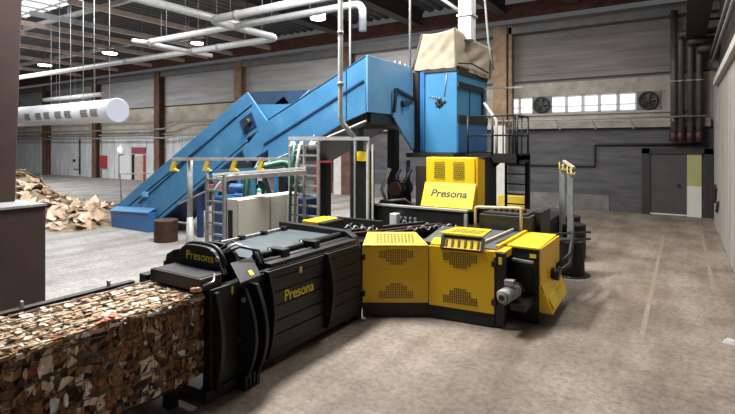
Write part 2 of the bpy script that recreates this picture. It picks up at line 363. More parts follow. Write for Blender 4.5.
# small red door with sign above
p = onwall(138.5, 168); p2 = onwall(133, 168)
d = struct('door_4', MB().box(p.x-.7, p.x+.9, YB-.07, YB-.02, 0, 2.15), mat('door_tan', (.42, .33, .26), (.48, .39, .31), 2, .7))
MB().box(p.x-1.0, p.x-.62, YB-.1, YB-.02, 0, 2.3).build('door_gap', BLACK, d)
MB().box(p.x+.75, p.x+1.05, YB-.1, YB-.02, 0, 2.3).build('door_frame', RED, d)
s = MB().box(p.x-1.0, p.x+1.1, YB-.12, YB-.03, 2.4, 2.95).build('wall_sign', mat('sign_maroon', (.22, .045, .06), (.28, .06, .075), 3, .6)); tag(s, 'dark red panel sign above the small tan door on the far wall', 'sign')
p = onwall(120, 150); s = MB().lathe([(.02, .2), (.1, .18), (.15, .1), (.15, .05), (.07, 0)], (p.x, YB-.04, 2.75), (0, -1, 0)).build('wall_lamp', LAMPG); tag(s, 'small glowing round lamp on the pale far wall', 'lamp')
p = onwall(125, 170); d = struct('door_5', MB().box(p.x-.9, p.x+.8, YB-.06, YB-.02, 0, 2.2), mat('door_pale', (.60, .60, .60), (.66, .66, .65), 2, .7))
MB().box(p.x-.98, p.x-.9, YB-.1, YB-.02, 0, 2.28).box(p.x-.98, p.x-.3, YB-.1, YB-.02, 2.2, 2.28).build('door_frame', DARK, d)
# pale standing panel and red door behind the press
p = onwall(347, 180); struct('trim_pillar', MB().box(p.x-.75, p.x+.35, YB-.5, YB-.06, 0, 3.9), WHITEC)
p = onwall(323.5, 180); struct('door_6', MB().box(p.x-.75, p.x+.7, YB-.1, YB-.02, 0, 2.3), mat('door_red', (.24, .03, .03), (.28, .04, .04), 2, .6))
# two pipe runs along the pale wall
for i, zz in enumerate((4.5, 3.75)):
    t = thing('wall_pipe', ('upper' if i == 0 else 'lower')+' of two thin pipes running along the pale far wall', 'pipe', (-50, YB-.7, zz))
    MB().tube(elbows([(-72, YB-.75, zz), (-36.5, YB-.75, zz), (-34, YB-.75, zz+.55-.3*i), (-27, YB-.75, zz+.55-.3*i)], .4), .07, 8).build('pipe_run', GALV, t)
    for xx in COLX[:4]: MB().bar((xx, YB-.75, zz), (xx, YB-.5, zz), .06).build('bracket', DARK, t)
# --- roof
b = MB(); x = -75.0
while x < 2:
    b.prism([(x, 8, 11.0), (x+.22, 8, 11.0), (x+.30, 8, 11.14), (x+.52, 8, 11.14), (x+.60, 8, 11.0), (x+.60, 8, 11.2), (x, 8, 11.2)], (0, YB+.3-8, 0)); x += .6
struct('ceiling', b, DECK)
for i, xx in enumerate((-24.6, -28.5, -31.2, -34.1, -38.5, -43.6, -50)):
    mm = PURLW if i in (1,) else PURL
    struct('ceiling_purlin', MB().box(xx-.09, xx+.09, 12.0, YB-.1, 9.9, 10.16), mm)
for yy in (14.0, 20.2):
    struct('ceiling_beam', MB().box(-60, -20.5, yy-.1, yy+.1, 10.2, 10.42), PURLW)
struct('ceiling_post', MB().bar(onZ(69.5, 19, 10.3), onZ(69.5, 19, 10.3)+Vector((0, 0, 1.2)), .16), PURLW)
for xx in (-4.5, -8.12, -13, -18):
    struct('ceiling_girder', MB().box(xx-.15, xx+.15, 14, YB-.1, 10.1, 10.95).box(xx-.3, xx+.3, 14, YB-.1, 10.05, 10.12), mat('girder_dark', (.05, .043, .04), (.075, .065, .06), 2, .8))
sk = struct('window_8', MB().box(-33.5, -27, 9, 13.9, 10.9, 10.96), SKYG)
b = MB()
for k in range(5): b.box(-33.5+k*1.4, -33.4+k*1.4, 9, 13.9, 10.82, 10.9)
for k in range(4): b.box(-33.5, -27, 9.2+k*1.4, 9.28+k*1.4, 10.82, 10.9)
b.build('window_frame', PURLW, sk)

# ================================================================== CEILING PIPES, DUCT, LAMPS
def hang(parent, x, y, z, top=11.0): MB().cyl((x, y, z), (x, y, top), .011, n=6).build('hanger_rod', GALV, parent)
t = thing('ceiling_pipe', 'thick white pipe making a U turn under the roof, nearest of the ceiling pipes', 'pipe', (-15.4, 14, 8))
MB().tube(elbows([(-7.5, 12.7, 8), (-15.4, 12.7, 8), (-15.4, 16.5, 8), (-41, 16.2, 8)], .5), .15, 14).build('pipe_run', PIPEW, t)
for x, y in ((-12.6, 12.7), (-10.5, 12.7), (-15.4, 15.5), (-17.5, 16.5), (-21.5, 16.4), (-25.5, 16.35), (-29.3, 16.3), (-33, 16.28)): hang(t, x, y, 8.1)
for x, y in ((-13.9, 12.7), (-19.3, 16.47), (-27, 16.33)): MB().cyl((x-.07, y, 8), (x+.07, y, 8), .18, n=14).build('pipe_joint', GALV, t)
t = thing('ceiling_pipe', 'thinner white pipe under the roof ending in a downward elbow beside the blue conveyor', 'pipe', (-14, 13.9, 8))
MB().tube(elbows([(-20.9, 13.85, 8), (-9.15, 13.95, 8), (-9.15, 13.95, 7.05)], .35), .13, 14).build('pipe_run', PIPEW, t)
MB().tube(elbows([(-20.8, 13.85, 8), (-21.4, 13.85, 8), (-21.4, 13.2, 8), (-20.1, 13.2, 7.75)], .3), .1, 10).build('return_bend', PIPEW, t)
for x in (-19.8, -17.6, -15.6, -13.3, -11.4): hang(t, x, 13.9, 8.1)
t = thing('ceiling_pipe', 'white pipe running lengthwise under the roof with a capped end', 'pipe', (-15.6, 11, 8.15))
MB().cyl((-16.1, 6, 8.3), (-15.9, 15.0, 8.3), .16, n=14).build('pipe_run', PIPEW, t)
MB().lathe([(.17, 0), (.17, .1), (.1, .18)], (-15.9, 14.95, 8.3), (0, 1, 0), 14).build('end_cap', GALV, t)
for y in (10, 12, 13.5): hang(t, -15.95, y, 8.4)
t = thing('ceiling_pipe', 'slim pale pipe crossing lengthwise behind the lamps under the roof', 'pipe', (-25, 18, 8))
MB().cyl((-21.2, 14, 7.95), (-21.2, 17.6, 7.95), .11, n=12).build('pipe_run', PIPEW, t)
for y in (14.6, 16.0, 17.3): hang(t, -21.2, y, 8.0)
t = thing('ceiling_pipe', 'short pale pipe above the fabric duct on the far left', 'pipe', (-40, 21, 7.6))
MB().cyl((-46, 20.5, 7.0), (-37, 20.5, 7.0), .18, n=12).build('pipe_run', PIPEW, t)
for x in (-44, -41, -38): hang(t, x, 20.5, 7.1)
# fabric duct
dc = Vector((-19.8, 11.6, 4.62))
t = thing('air_duct', 'large white cylindrical air duct hanging on wires at the left', 'duct', dc)
DX = Vector((1, 0, 0))
MB().lathe([(.49, -16), (.49, 0)], dc, DX, 32).build('duct_tube', DUCTW, t)
MB().lathe([(.515, -.02), (.515, .02), (.47, .03)], dc, DX, 32).build('duct_end', DUCTEND, t)
for off in (.95, 1.75, 3.1, 3.95, 5.0, 5.8, 6.9):
    xx = dc.x-off
    g = MB()
    for j in range(5):
        a = R(8-j*8); a2 = R(2-j*8); ce = dc
        q = [Vector((xx-.27, ce.y-.5*math.cos(a), ce.z+.5*math.sin(a))), Vector((xx+.27, ce.y-.5*math.cos(a), ce.z+.5*math.sin(a))), Vector((xx+.27, ce.y-.5*math.cos(a2), ce.z+.5*math.sin(a2))), Vector((xx-.27, ce.y-.5*math.cos(a2), ce.z+.5*math.sin(a2)))]
        g.prism(q, (0, .03, 0))
    g.build('vent_grille', mat('grille_dim', (.14, .145, .15), (.2, .2, .21), 5, .6), t)
for xx in (-20.4, -21.6, -22.5, -23.6, -24.6, -25.4): hang(t, xx, dc.y, dc.z+.48)
# lamps
for i, (px, py, lab) in enumerate(((45, 65, 'leftmost of the four bright lamps under the roof'), (110, 53, 'second bright lamp from the left under the roof'), (197, 43, 'bright dome lamp beside the thick white ceiling pipe'), (318, 18, 'bright lamp nearest the tall white vertical pipe'))):
    p = onZ(px, py, 9.7); s = 1.0 if i < 2 else .8
    t = thing('ceiling_lamp', lab, 'lamp', p, 'bright round lamps under the roof')
    MB().lathe([(.5*s, .0), (.47*s, .2), (.2*s, .42), (.1, .5)], p, (0, 0, 1), 24).build('lamp_housing', GALV, t)
    MB().lathe([(.46*s, -.06), (.49*s, 0)], p, (0, 0, 1), 24).build('lamp_lens', LAMPG, t)
    MB().cyl(p+Vector((0, 0, .45)), p+Vector((0, 0, 1.35)), .03, n=6).build('lamp_stem', GALV, t)
    MB().box(p.x-1.6, p.x+.9, p.y-.3, p.y-.12, p.z+.2, p.z+.3).build('lamp_rail', PURL, t)
# tall white vertical pipe with slanted end
t = thing('vertical_pipe', 'tall white vertical pipe descending past the blue conveyor with a slanted lower end', 'pipe', onD(340, 120, 10.3))
a, b_, c_ = onD(340.5, -40, 10.2), onD(340.5, 121, 10.2), onD(354, 137, 10.2)
MB().tube(elbows([Vector((a.x, a.y, 11.1)), b_, c_], .12), .052, 12).build('pipe_run', PIPEW, t)
for yy in (33, 84): q = onD(340.5, yy, 10.2); MB().cyl(q-Vector((0, 0, .04)), q+Vector((0, 0, .04)), .066, n=12).build('pipe_joint', GALV, t)
q = onD(350, 60, 14.5); s = MB().cyl((q.x, q.y, 4.6), (q.x, q.y, 11), .03, n=8).build('thin_rod', PURL); tag(s, 'thin vertical rod just right of the tall white pipe', 'rod')
q = onD(410, 60, 14.6); s = MB().cyl((q.x, q.y, 5.2), (q.x, q.y, 11), .035, n=8).build('thin_rod', GALV); tag(s, 'thin vertical rod left of the beige canvas cover', 'rod')

# ================================================================== BLUE CONVEYORS
Y1, Y2 = 11.0, 10.6
def P1(x, y): return onY(x, y, Y1)
def P2(x, y): return onY(x, y, Y2)
t = thing('incline_conveyor', 'lower blue incline conveyor rising from the cardboard heap', 'conveyor', (-17.5, 11.6, 0))
W1 = 1.7
side = [P1(112, 209), P1(247, 92), P1(269, 124), P1(247, 139), P1(247, 146), P1(153, 226), P1(146, 228), P1(112, 222)]
for p in side: p.z = max(p.z, .02)
MB().prism(side, (0, .07, 0)).build('side_panel', BLUE, t, .012)
MB().prism([p+Vector((0, W1, 0)) for p in side], (0, .07, 0)).build('side_panel', BLUE, t)
seam = [P1(139, 203), P1(236, 117)]
MB().bar(seam[0]-Vector((0, .012, 0)), seam[1]-Vector((0, .012, 0)), .03, .05).build('seam_rib', DBLUE, t)
up0, up1 = P1(120, 214), P1(252, 106)
MB().prism([up0, up1, up1+Vector((0, W1, 0)), up0+Vector((0, W1, 0))], (0, 0, .06)).build('belt', BLACK2, t)
lo0, lo1 = P1(153, 222), P1(247, 143)
MB().prism([lo0, lo1, lo1+Vector((0, W1, 0)), lo0+Vector((0, W1, 0))], (0, 0, .05)).build('bottom_pan', DBLUE, t)
# head plate and end cowl
gp = [P1(240, 121), P1(252, 112), P1(257, 126), P1(245, 134)]
MB().prism([p-Vector((0, .03, 0)) for p in gp], (0, .03, 0)).build('gear_plate', DBLUE, t)
mp = P1(250, 122); MB().cyl((mp.x, Y1-.2, mp.z), (mp.x, Y1-.03, mp.z), .12, n=16).build('gear_motor', DARK, t)
MB().prism([P1(247, 139), P1(269, 125), P1(269, 125)+Vector((0, W1, 0)), P1(247, 139)+Vector((0, W1, 0))], (0, 0, .04)).build('head_pan', DBLUE, t)
tb = onZ(113, 226, 0)
ya = Y1-.28
f0, f1, f2, f3 = onY(112, 226.5, ya), onY(148, 230, ya), onY(149, 208, ya), onY(110, 213, ya)
MB().prism([Vector((f0.x, ya, 0)), Vector((f1.x, ya, 0)), Vector((f2.x, ya, .72)), Vector((f3.x, ya, .62))], (0, .27, 0)).build('tail_box', BLUED, t, .015)
MB().hull8([Vector(q) for q in ((f3.x, ya-.04, .60), (f2.x, ya-.04, .70), (f2.x, Y1-.01, .84), (f3.x, Y1-.01, .74), (f3.x, ya-.04, .63), (f2.x, ya-.04, .73), (f2.x, Y1-.01, .87), (f3.x, Y1-.01, .77))]).build('tail_lid', BLUE, t)
for px in (196, 226):
    q = P1(px, 190); MB().box(q.x-.08, q.x+.08, Y1+.1, Y1+.26, 0, q.z+.2).build('support_leg', DBLUE, t)
    MB().box(q.x-.08, q.x+.08, Y1+W1-.2, Y1+W1-.04, 0, q.z+.2).build('support_leg', DBLUE, t)
MB().prism([P1(170, 214), P1(170, 232), P1(232, 232), P1(232, 165)], (0, .05, 0)).build('skirt_panel', DBLUE, t) if False else None
q0, q1 = P1(205, 205), P1(233, 205)
MB().box(q0.x, q1.x, Y1+.5, Y1+.55, .05, 1.3).build('skirt_panel', DBLUE, t)
# far railing at the tail
yr = Y1+W1+.25
MB().tube([onY(121, 184, yr), onY(125, 200, yr)], .035, 8).build('rail_post', GALV, t) if False else None
rl = onY(122, 174, yr); MB().tube([(rl.x, yr, .0), (rl.x-.15, yr, rl.z), (rl.x+3.2, yr, rl.z+.15)], .03, 8).build('guard_rail', GALV, t)
MB().bar((rl.x, yr, .9), (rl.x+.9, yr, .2), .05).build('rail_brace', GALV, t)
q = P1(147, 195); MB().box(q.x-.12, q.x+.1, Y1-.14, Y1, q.z-.06, q.z+.12).build('sensor_box', BLUEL, t)

t = thing('upper_conveyor', 'upper blue conveyor climbing steeply to the blue tower', 'conveyor', (-9, 11.9, 0))
W2 = 2.45
A, B, C_, D_, E_ = P2(253, 134), P2(366, 55), P2(367, 112), P2(347, 121), P2(281, 162.5)
poly = [P2(242, 151), P2(268, 119), B, C_, D_, E_, P2(268, 157.5), P2(268, 150), P2(247, 163)]
MB().prism(poly, (0, .07, 0)).build('side_panel', BLUE, t, .012)
MB().prism([p+Vector((0, W2, 0)) for p in poly], (0, .07, 0)).build('side_panel', BLUE, t)
s0, s1 = P2(264, 144.5), P2(364, 80.5)
MB().bar(s0-Vector((0, .012, 0)), s1-Vector((0, .012, 0)), .03, .05).build('seam_rib', DBLUE, t)
MB().bar(P2(346.5, 70)-Vector((0, .008, 0)), P2(346.5, 119)-Vector((0, .008, 0)), .02, .02).build('panel_joint', DBLUE, t)
MB().prism([P2(268, 119), P2(268, 119)+Vector((0, W2, 0)), B+Vector((0, W2, 0)), B], (0, 0, -.05)).build('top_cover', BLUE, t)
MB().prism([E_, E_+Vector((0, W2+.08, 0)), D_+Vector((0, W2+.08, 0)), D_], (0, 0, .05)).prism([P2(247, 162), P2(247, 162)+Vector((0, W2+.08, 0)), E_+Vector((0, W2+.08, 0)), E_], (0, 0, .04)).build('bottom_pan', BLACK2, t)
# head end plate facing the tower, pale blue
X2 = B.x
Ef = Vector((X2, Y2+W2+.05, B.z)); zb = C_.z
MB().box(X2-.02, X2+.05, Y2, Y2+W2+.05, zb, B.z).build('end_plate', BLUEL, t, .01)
MB().prism([(X2+.05, Y2+1.2, zb+.62), (X2+.05, Y2+1.2, zb-.02), (X2+.05, Y2+W2-.05, zb-1.0), (X2+.05, Y2+W2+.05, zb-.95), (X2+.05, Y2+W2+.05, zb+.45)], (.05, 0, 0)).build('chute_flap', BLUEL, t)
MB().bar((X2+.13, Y2+1.22, zb+.05), (X2+.13, Y2+1.35, zb+.72), .08).bar((X2+.13, Y2+1.35, zb+.7), (X2+.13, Y2+W2, zb+.5), .08).build('flap_arm', BLACK2, t)
MB().cyl((X2+.05, Y2+1.75, zb+.33), (X2+.22, Y2+1.75, zb+.33), .1, n=12).box(X2+.1, X2+.18, Y2+1.75, Y2+2.2, zb+.33, zb+.41).build('flap_actuator', DARK, t)
MB().box(X2-.9, X2+.02, Y2+.2, Y2+W2-.2, zb-.28, zb+.05).build('head_drum_guard', BLACK2, t)
MB().cyl((X2-.35, Y2+.1, zb-.12), (X2-.35, Y2+W2-.1, zb-.12), .3, n=20).build('head_drum', DARK, t)
for k in range(3): MB().box(X2-.03, X2+.03, Y2+1.5+k*.3, Y2+1.58+k*.3, B.z, B.z+.07+.03*(k % 2)).build('lifting_lug', GREYM, t)
# hopper on the tail
yb_ = Y1+W1
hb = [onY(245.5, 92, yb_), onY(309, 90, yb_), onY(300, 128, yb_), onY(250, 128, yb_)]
MB().prism(hb, (0, .06, 0)).build('hopper_back', mat('hopper_navy_shaded', (.010, .038, .085), (.016, .055, .115), 1.2, .6), t)  # darker navy: shade inside the hopper is put into the colour
yf = Y1+.12
hf = [onY(256, 104.5, yf), onY(293, 104, yf), onY(262, 128, yf), onY(258, 128, yf)]
MB().prism(hf, (0, .05, 0)).build('hopper_front', BLUE, t)
MB().prism([hb[1], hf[1], hf[1]-Vector((.3, 0, .5)), hb[1]-Vector((.3, 0, .5))], (.04, 0, 0)).build('hopper_side', BLUED, t)
# emergency pull cord
MB().tube([onY(179, 204, Y2-.18), onY(255, 168, Y2-.18), onY(366, 121, Y2-.18)], .028, 6).build('pull_cord', GALV, t)
for px, py in ((255, 168), (310, 144.5)):
    q = onY(px, py, Y2-.18); MB().bar(q, q+Vector((0, .25, .35)), .03).build('cord_bracket', GALV, t)
for xx, zz in ((X2-.45, zb-.1), (X2-3.0, 2.6)):
    for yy in (Y2+.25, Y2+W2-.25): MB().box(xx-.13, xx+.13, yy-.13, yy+.13, 0, zz).build('support_leg', BLACK2, t)
MB().bar((-11.0, Y2+.2, 2.75), (-11.3, Y2+.2, .1), .14).bar((-10.9, Y2+.2, 2.8), (-10.2, Y2+.2, 1.2), .1).build('tail_frame', DARK, t)

# ================================================================== TOWER, CANVAS, HOOD
TX0, TX1, TY0, TY1 = -6.55, -5.42, 13.15, 15.7
t = thing('hopper_tower', 'square blue feed tower standing on the press under the beige canvas', 'tower', (-5.9, 14.4, 2.9))
MB().box(TX0, TX1, TY0, TY1, 2.96, 5.34).build('tower_shell', BLUEM, t, .02)
MB().box(TX0-.02, TX0+.09, TY0-.04, TY0, 2.98, 5.34).box(TX0+.09, TX0+.13, TY0-.05, TY0, 3.0, 5.3).build('corner_strip', BLUED, t)
MB().box(TX0-.25, TX0-.06, TY0-.05, TY0+.15, 2.95, 5.35).build('joint_post', BLACK2, t)
MB().box(TX0, TX1, TY0-.03, TY0+.02, 5.3, 5.42).box(TX1-.02, TX1+.03, TY0, TY1, 5.24, 5.44).build('top_flange', DARK, t)
MB().box(TX1, TX1+.03, TY0+.02, TY1-.05, 2.98, 3.82).build('lower_door', BLUED, t)
MB().box(TX1, TX1+.05, TY0+.02, TY1-.05, 3.82, 4.05).build('door_rail', BLACK2, t)
MB().box(TX1, TX1+.05, TY0+.02, TY1-.4, 4.84, 5.0).build('door_rail', BLACK2, t)
MB().box(TX1, TX1+.02, TY0+.95, TY0+1.0, 4.05, 4.85).build('panel_joint', DBLUE, t)
MB().box(TX1, TX1+.06, TY1-.55, TY1-.4, 4.05, 4.9).build('hinge_post', BLACK2, t)
b = MB()
random.seed(3)
for k in range(16):
    a = random.uniform(0, 6.28); r = random.uniform(.02, .17); q = (TX0+.62+r*math.cos(a), TY0-.012, 4.42+r*.8*math.sin(a))
    b.lathe([(.045, 0), (.03, .02)], q, (0, -1, 0), 7)
b.build('scuffed_mark', DARK, t)
b = MB()
for k in range(5): b.lathe([(.03, 0), (.02, .02)], (TX0+.3+.07*k, TY0-.012, 4.62-.02*k), (0, -1, 0), 7)
b.build('scuffed_mark', GREYM, t)
MB().cyl((TX0+.75, TY0-.015, 4.6), (TX0+.83, TY0-.015, 5.25), .012, n=6).build('pull_cable', GREYM, t)
MB().bar((TX1+.02, TY1-.3, 5.0), (TX1+1.2, TY1-.1, 5.0), .05).build('strut', GALV, t)
# canvas: draped skirt, displaced grid
def canvas():
    b = MB(); bm = b.bm; n = 14; m_ = 9
    fl = (TX0-.27, TY0-.04); fr = (TX1-.0, TY0-.04); br = (TX1+.1, TY1-.05); bl = (TX0-.2, TY1)
    tfl = (TX0-.02, TY0+.1); tfr = (TX1-.08, TY0+.05); tbr = (TX1+.16, TY1+.02); tbl = (TX0, TY1)
    zt_ = [6.5, 6.55, 6.35, 6.4]; zbm = [5.42, 5.42, 5.33, 5.4]
    lo = [fl, fr, br, bl]; hi = [tfl, tfr, tbr, tbl]; ring = []
    for s in range(4):
        for i in range(n):
            u = i/n; col = []
            for j in range(m_+1):
                v = j/m_
                x0 = lo[s][0]*(1-u)+lo[(s+1) % 4][0]*u; y0 = lo[s][1]*(1-u)+lo[(s+1) % 4][1]*u; z0 = zbm[s]*(1-u)+zbm[(s+1) % 4]*u
                x1 = hi[s][0]*(1-u)+hi[(s+1) % 4][0]*u; y1 = hi[s][1]*(1-u)+hi[(s+1) % 4][1]*u; z1 = zt_[s]*(1-u)+zt_[(s+1) % 4]*u
                f = math.sin(math.pi*v)*math.sin(math.pi*u)
                fold = .055*math.sin(16*(u-.9*v)+s)*f+.03*math.sin(31*u*(.4+v)+2*s)*f-.06*f
                nx, ny = [(0, -1), (1, 0), (0, 1), (-1, 0)][s]
                zz = z0+(z1-z0)*v-(.06*math.sin(math.pi*u) if v == 1 else 0)
                if j == 0: zz -= .03*abs(math.sin(9*u+s))
                col.append(bm.verts.new((x0+(x1-x0)*v+nx*fold, y0+(y1-y0)*v+ny*fold, zz)))
            ring.append(col)
    N = len(ring)
    for i in range(N):
        for j in range(m_):
            f = b._f([ring[i][j], ring[(i+1) % N][j], ring[(i+1) % N][j+1], ring[i][j+1]])
            if f: f.smooth = True
    c0 = bm.verts.new((sum(h[0] for h in hi)/4, sum(h[1] for h in hi)/4, 6.38))
    for i in range(N): b._f([ring[i][m_], ring[(i+1) % N][m_], c0])
    return b
t = thing('canvas_cover', 'creased beige canvas hood on top of the blue tower', 'cover', (-5.9, 14.4, 5.4))
canvas().build('canvas_skirt', CANVAS, t)
for (lx, ly, lz, hx, hy, hz_) in ((TX0-.27, TY0-.05, 5.42, TX0-.02, TY0+.08, 6.5), (TX1, TY0-.06, 5.42, TX1-.07, TY0+.03, 6.55), (TX1+.12, TY1-.05, 5.33, TX1+.18, TY1+.02, 6.35)):
    MB().bar((lx, ly, lz), (hx, hy, hz_), .045).build('seam_post', mat('seam_dark', (.10, .085, .06), None, 4, .9), t)
MB().tube([(TX1+.05, TY0-.05, 5.5), (TX1+.1, TY0+.9, 5.62), (TX1+.15, TY1-.3, 5.5)], .025, 6).build('hanging_rope', DARK, t)
q = onD(467, 20, 14.7)
t = thing('exhaust_duct', 'square white duct dropping from the roof onto the canvas hood', 'duct', (q.x, q.y, 6.4))
MB().box(q.x-.2, q.x+.2, q.y-.2, q.y+.2, 6.3, 11).build('duct_tube', PIPEW, t, .01)
for zz in (7.0, 8.2): MB().box(q.x-.24, q.x+.24, q.y-.24, q.y+.24, zz, zz+.07).build('duct_flange', GALV, t)
MB().tube([(q.x+.25, q.y-.1, 8.0), (q.x+.55, q.y, 7.4), (q.x+.62, q.y+.1, 6.2), (q.x+.75, q.y+.2, 5.4)], .03, 8).build('drop_cable', GREYM, t)
MB().tube([(q.x-.2, q.y-.1, 7.2), (q.x-.9, q.y-.2, 7.75), (q.x-1.6, q.y-.3, 8.2)], .05, 8).build('branch_pipe', PIPEW, t)

# press bed --------------------------------------------------------
t = thing('press_bed', 'black steel press bed with wire hooks below the yellow feed hood', 'machine', (-5.2, 11, 0))
MB().box(-6.9, -3.0, 10.85, 15.6, .0, 1.18).build('bed_frame', BLACK, t)
MB().box(-6.9, -5.55, 7.62, 10.85, .0, 1.12).build('bed_frame', BLACK, t)
MB().box(-6.8, -4.2, 10.75, 10.87, 1.1, 1.64).build('front_beam', BLACK2, t, .01)
MB().box(-6.82, -4.18, 10.72, 10.9, 1.64, 1.68).build('beam_cap', GREYM, t)
MB().box(-4.24, -4.16, 10.7, 10.76, 1.12, 1.6).build('beam_end', GREYM, t)
MB().box(-6.85, -5.6, 9.28, 9.38, 1.12, 1.51).build('slotted_plate', BLACK2, t, .01)
b = MB()
for k in range(4): b.cyl((-6.7+.3*k, 9.26, 1.38), (-6.7+.3*k, 9.3, 1.38), .025, n=8)
b.build('plate_holes', GREYM, t)
MB().lathe([(.05, 0), (.06, .2), (.05, .42), (.02, .46)], (-6.75, 8.9, 1.12)).build('lever_knob', GREYM, t)
hk = []
def hook(x, y, z, s=1.0, a=0):
    pts = []
    for i in range(9):
        u = i/8; pts.append(Vector((x+(u-.5)*.34*s*math.cos(a), y+(u-.5)*.34*s*math.sin(a), z+.06*math.sin(u*6.28)+.05*u)))
    return MB().tube(pts, .014, 6).build('wire_hook', GALV, t)
for k in range(6): hook(-6.7+.2*k, 9.1, 1.32, .6, 1.0)
for k in range(4): hook(-6.2+.3*k, 9.9, 1.25, .6, .7)
for k in range(4): hook(-5.0+.2*k, 9.6+.25*k, 1.33, .7, .8)
for k in range(3): hook(-5.6+.3*k, 10.45, 1.3, .6, .6)
for k, (xa, ya2, xb2, yb2) in enumerate(((-6.5, 8.3, -5.2, 10.6), (-6.0, 8.5, -4.75, 10.6), (-5.4, 9.1, -4.5, 10.6))):
    MB().bar((xa, ya2, 1.27), (xb2, yb2, 1.32), .12, .1).build('guide_bar', DARK if k != 1 else REDDK, t)
MB().bar((-5.55, 9.3, 1.28), (-4.85, 10.6, 1.3), .22, .06).build('slide_plate', GREYPL, t)
MB().box(-6.1, -5.9, 10.5, 10.72, 1.2, 1.5).build('white_valve', PIPEW, t, .02)
for k in range(4):
    MB().cyl((-5.8+.13*k, 10.55, 1.24), (-5.8+.13*k, 10.55, 1.45), .04, n=8).build('valve_stem', DARK, t)
MB().tube([(-7.0, 11.2, 1.3), (-6.6, 10.95, 1.72), (-6.0, 11.1, 1.78), (-5.9, 11.6, 1.5)], .05, 8).build('hydraulic_hose', BLACK2, t)
MB().box(-6.3, -5.98, 12.3, 12.7, 1.1, 2.62).build('valve_block', mat('block_brown', (.02, .014, .013), (.03, .02, .018), 3, .6), t, .02)
MB().box(TX0-.1, TX1+.2, 12.4, 15.6, 2.84, 2.96).build('tower_base', BLACK, t)
MB().box(-4.85, -4.42, 12.3, 13.6, 1.18, 2.86).build('feed_column', BLACK, t)
MB().box(-5.75, -4.85, 12.6, 14.6, 1.18, 2.86).build('feed_box', DARK, t)
# tray box to the right
MB().box(-3.82, -2.72, 10.55, 11.7, 1.0, 1.66).build('side_tank', mat('tank_olive', (.03, .029, .02), (.045, .042, .03), 3, .45), t, .015)
MB().box(-3.75, -2.8, 10.6, 11.65, 1.66, 1.70).build('tank_lid', DARK, t)
for k in range(6): MB().cyl((-3.6+.13*k, 11.0, 1.68), (-3.6+.13*k, 11.0, 1.78), .05, n=8).build('tank_cap', REDDK, t)
MB().box(-2.74, -2.6, 11.0, 11.9, .4, 1.72).build('end_plate', BLACK2, t)
MB().box(-2.9, -2.62, 10.75, 12.0, .0, 1.0).build('end_foot', BLACK, t)

t = thing('feed_hood', 'yellow sheet metal hood with black lettering below the blue tower', 'hood', (-5.2, 12, 1.5))
HY0 = 12.0
hx0, hx1 = -5.83, -4.46
MB().box(hx0, hx1, HY0, HY0+.55, 2.2, 2.86).build('upper_panel', YELP, t, .02)
MB().prism([(hx0-.02, HY0-.02, 2.2), (hx0-.02, HY0-.30, 1.58), (hx0-.02, HY0-.18, 1.50), (hx0-.02, HY0+.5, 1.62), (hx0-.02, HY0+.5, 2.2)], (hx1-hx0+.06, 0, 0)).build('lower_flap', YELP, t, .012)
MB().prism([(hx1+.04, HY0+.0, 2.86), (hx1+.04, HY0+.0, 1.6), (hx1+.04, HY0+.55, 1.5), (hx1+.04, HY0+.55, 2.8)], (.03, 0, 0)).build('side_plate', YEL, t)
for cx in (hx0+.39, hx0+.93):
    b = MB()
    for i in range(6):
        for j in range(8):
            b.box(cx-.15+.05*i+(.02 if j % 2 else 0), cx-.118+.05*i+(.02 if j % 2 else 0), HY0-.028, HY0-.02, 2.32+.056*j, 2.352+.056*j)
    b.build('vent_grille', VENT, t)
ys = Vector((0, .28, .62)).normalized(); ox = Vector((1, 0, 0))
l0, l1 = onY(430, 196, HY0-.2), onY(466.5, 198, HY0-.2)
fy = HY0-.02-.28*(2.2-l0.z)/.62
lettering('lettering', 'Presona', .28, Vector((l0.x, fy, l0.z))+Vector((0, -.62, .28))*.006, ox, ys, LETK, t, .02, .12, l1.x-l0.x)

# ================================================================== OPERATOR PLATFORM
t = thing('operator_platform', 'black raised platform with railing and ladder beside the blue tower', 'platform', (-4.4, 14.3, 0))
px0, px1, py0, py1, pz = -5.3, -3.68, 12.95, 14.35, 2.9
MB().box(TX1+.25, px1, py0+.25, py1, pz-.12, pz).build('deck', DARK, t)
MB().box(-5.15, px1, py0+.2, py0+.26, pz-.2, pz+.06).box(px1-.05, px1, py0+.2, py1, pz-.2, pz+.06).build('deck_edge', BLACK, t)
for x, y in ((-5.1, py0+.22), (-4.4, py0+.22), (px1-.04, py0+.22), (px1-.04, py1-.1), (-4.15, py1-.1)):
    MB().cyl((x, y, pz), (x, y, pz+1.1), .03, n=8).build('rail_post', BLACK, t)
for zz in (.55, 1.08):
    MB().tube([(-5.1, py0+.22, pz+zz), (px1-.04, py0+.22, pz+zz), (px1-.04, py1-.1, pz+zz), (-4.15, py1-.1, pz+zz)], .025, 8).build('hand_rail', BLACK, t)
b = MB()
for k in range(5): b.cyl((-4.45+.18*k, py1-.05, pz), (-4.45+.18*k, py1-.05, pz+1.1), .022, n=6)
b.build('cage_bars', BLACK, t)
for x in (-4.36, -3.72):
    MB().box(x-.03, x+.03, py1-.1, py1-.02, 0, pz).build('ladder_rail', BLACK, t)
b = MB()
z = .3
while z < pz-.1: b.box(-4.36, -3.72, py1-.08, py1-.04, z, z+.035); z += .29
b.build('ladder_rungs', BLACK, t)
MB().box(px1-.12, px1, py1-.12, py1, 0, pz).build('corner_post', BLACK, t)
MB().prism([(-4.7, py0+.4, pz-.12), (-4.15, py0+.4, pz-.12), (-4.7, py0+.4, pz-.6)], (0, .1, 0)).build('gusset', BLACK, t)
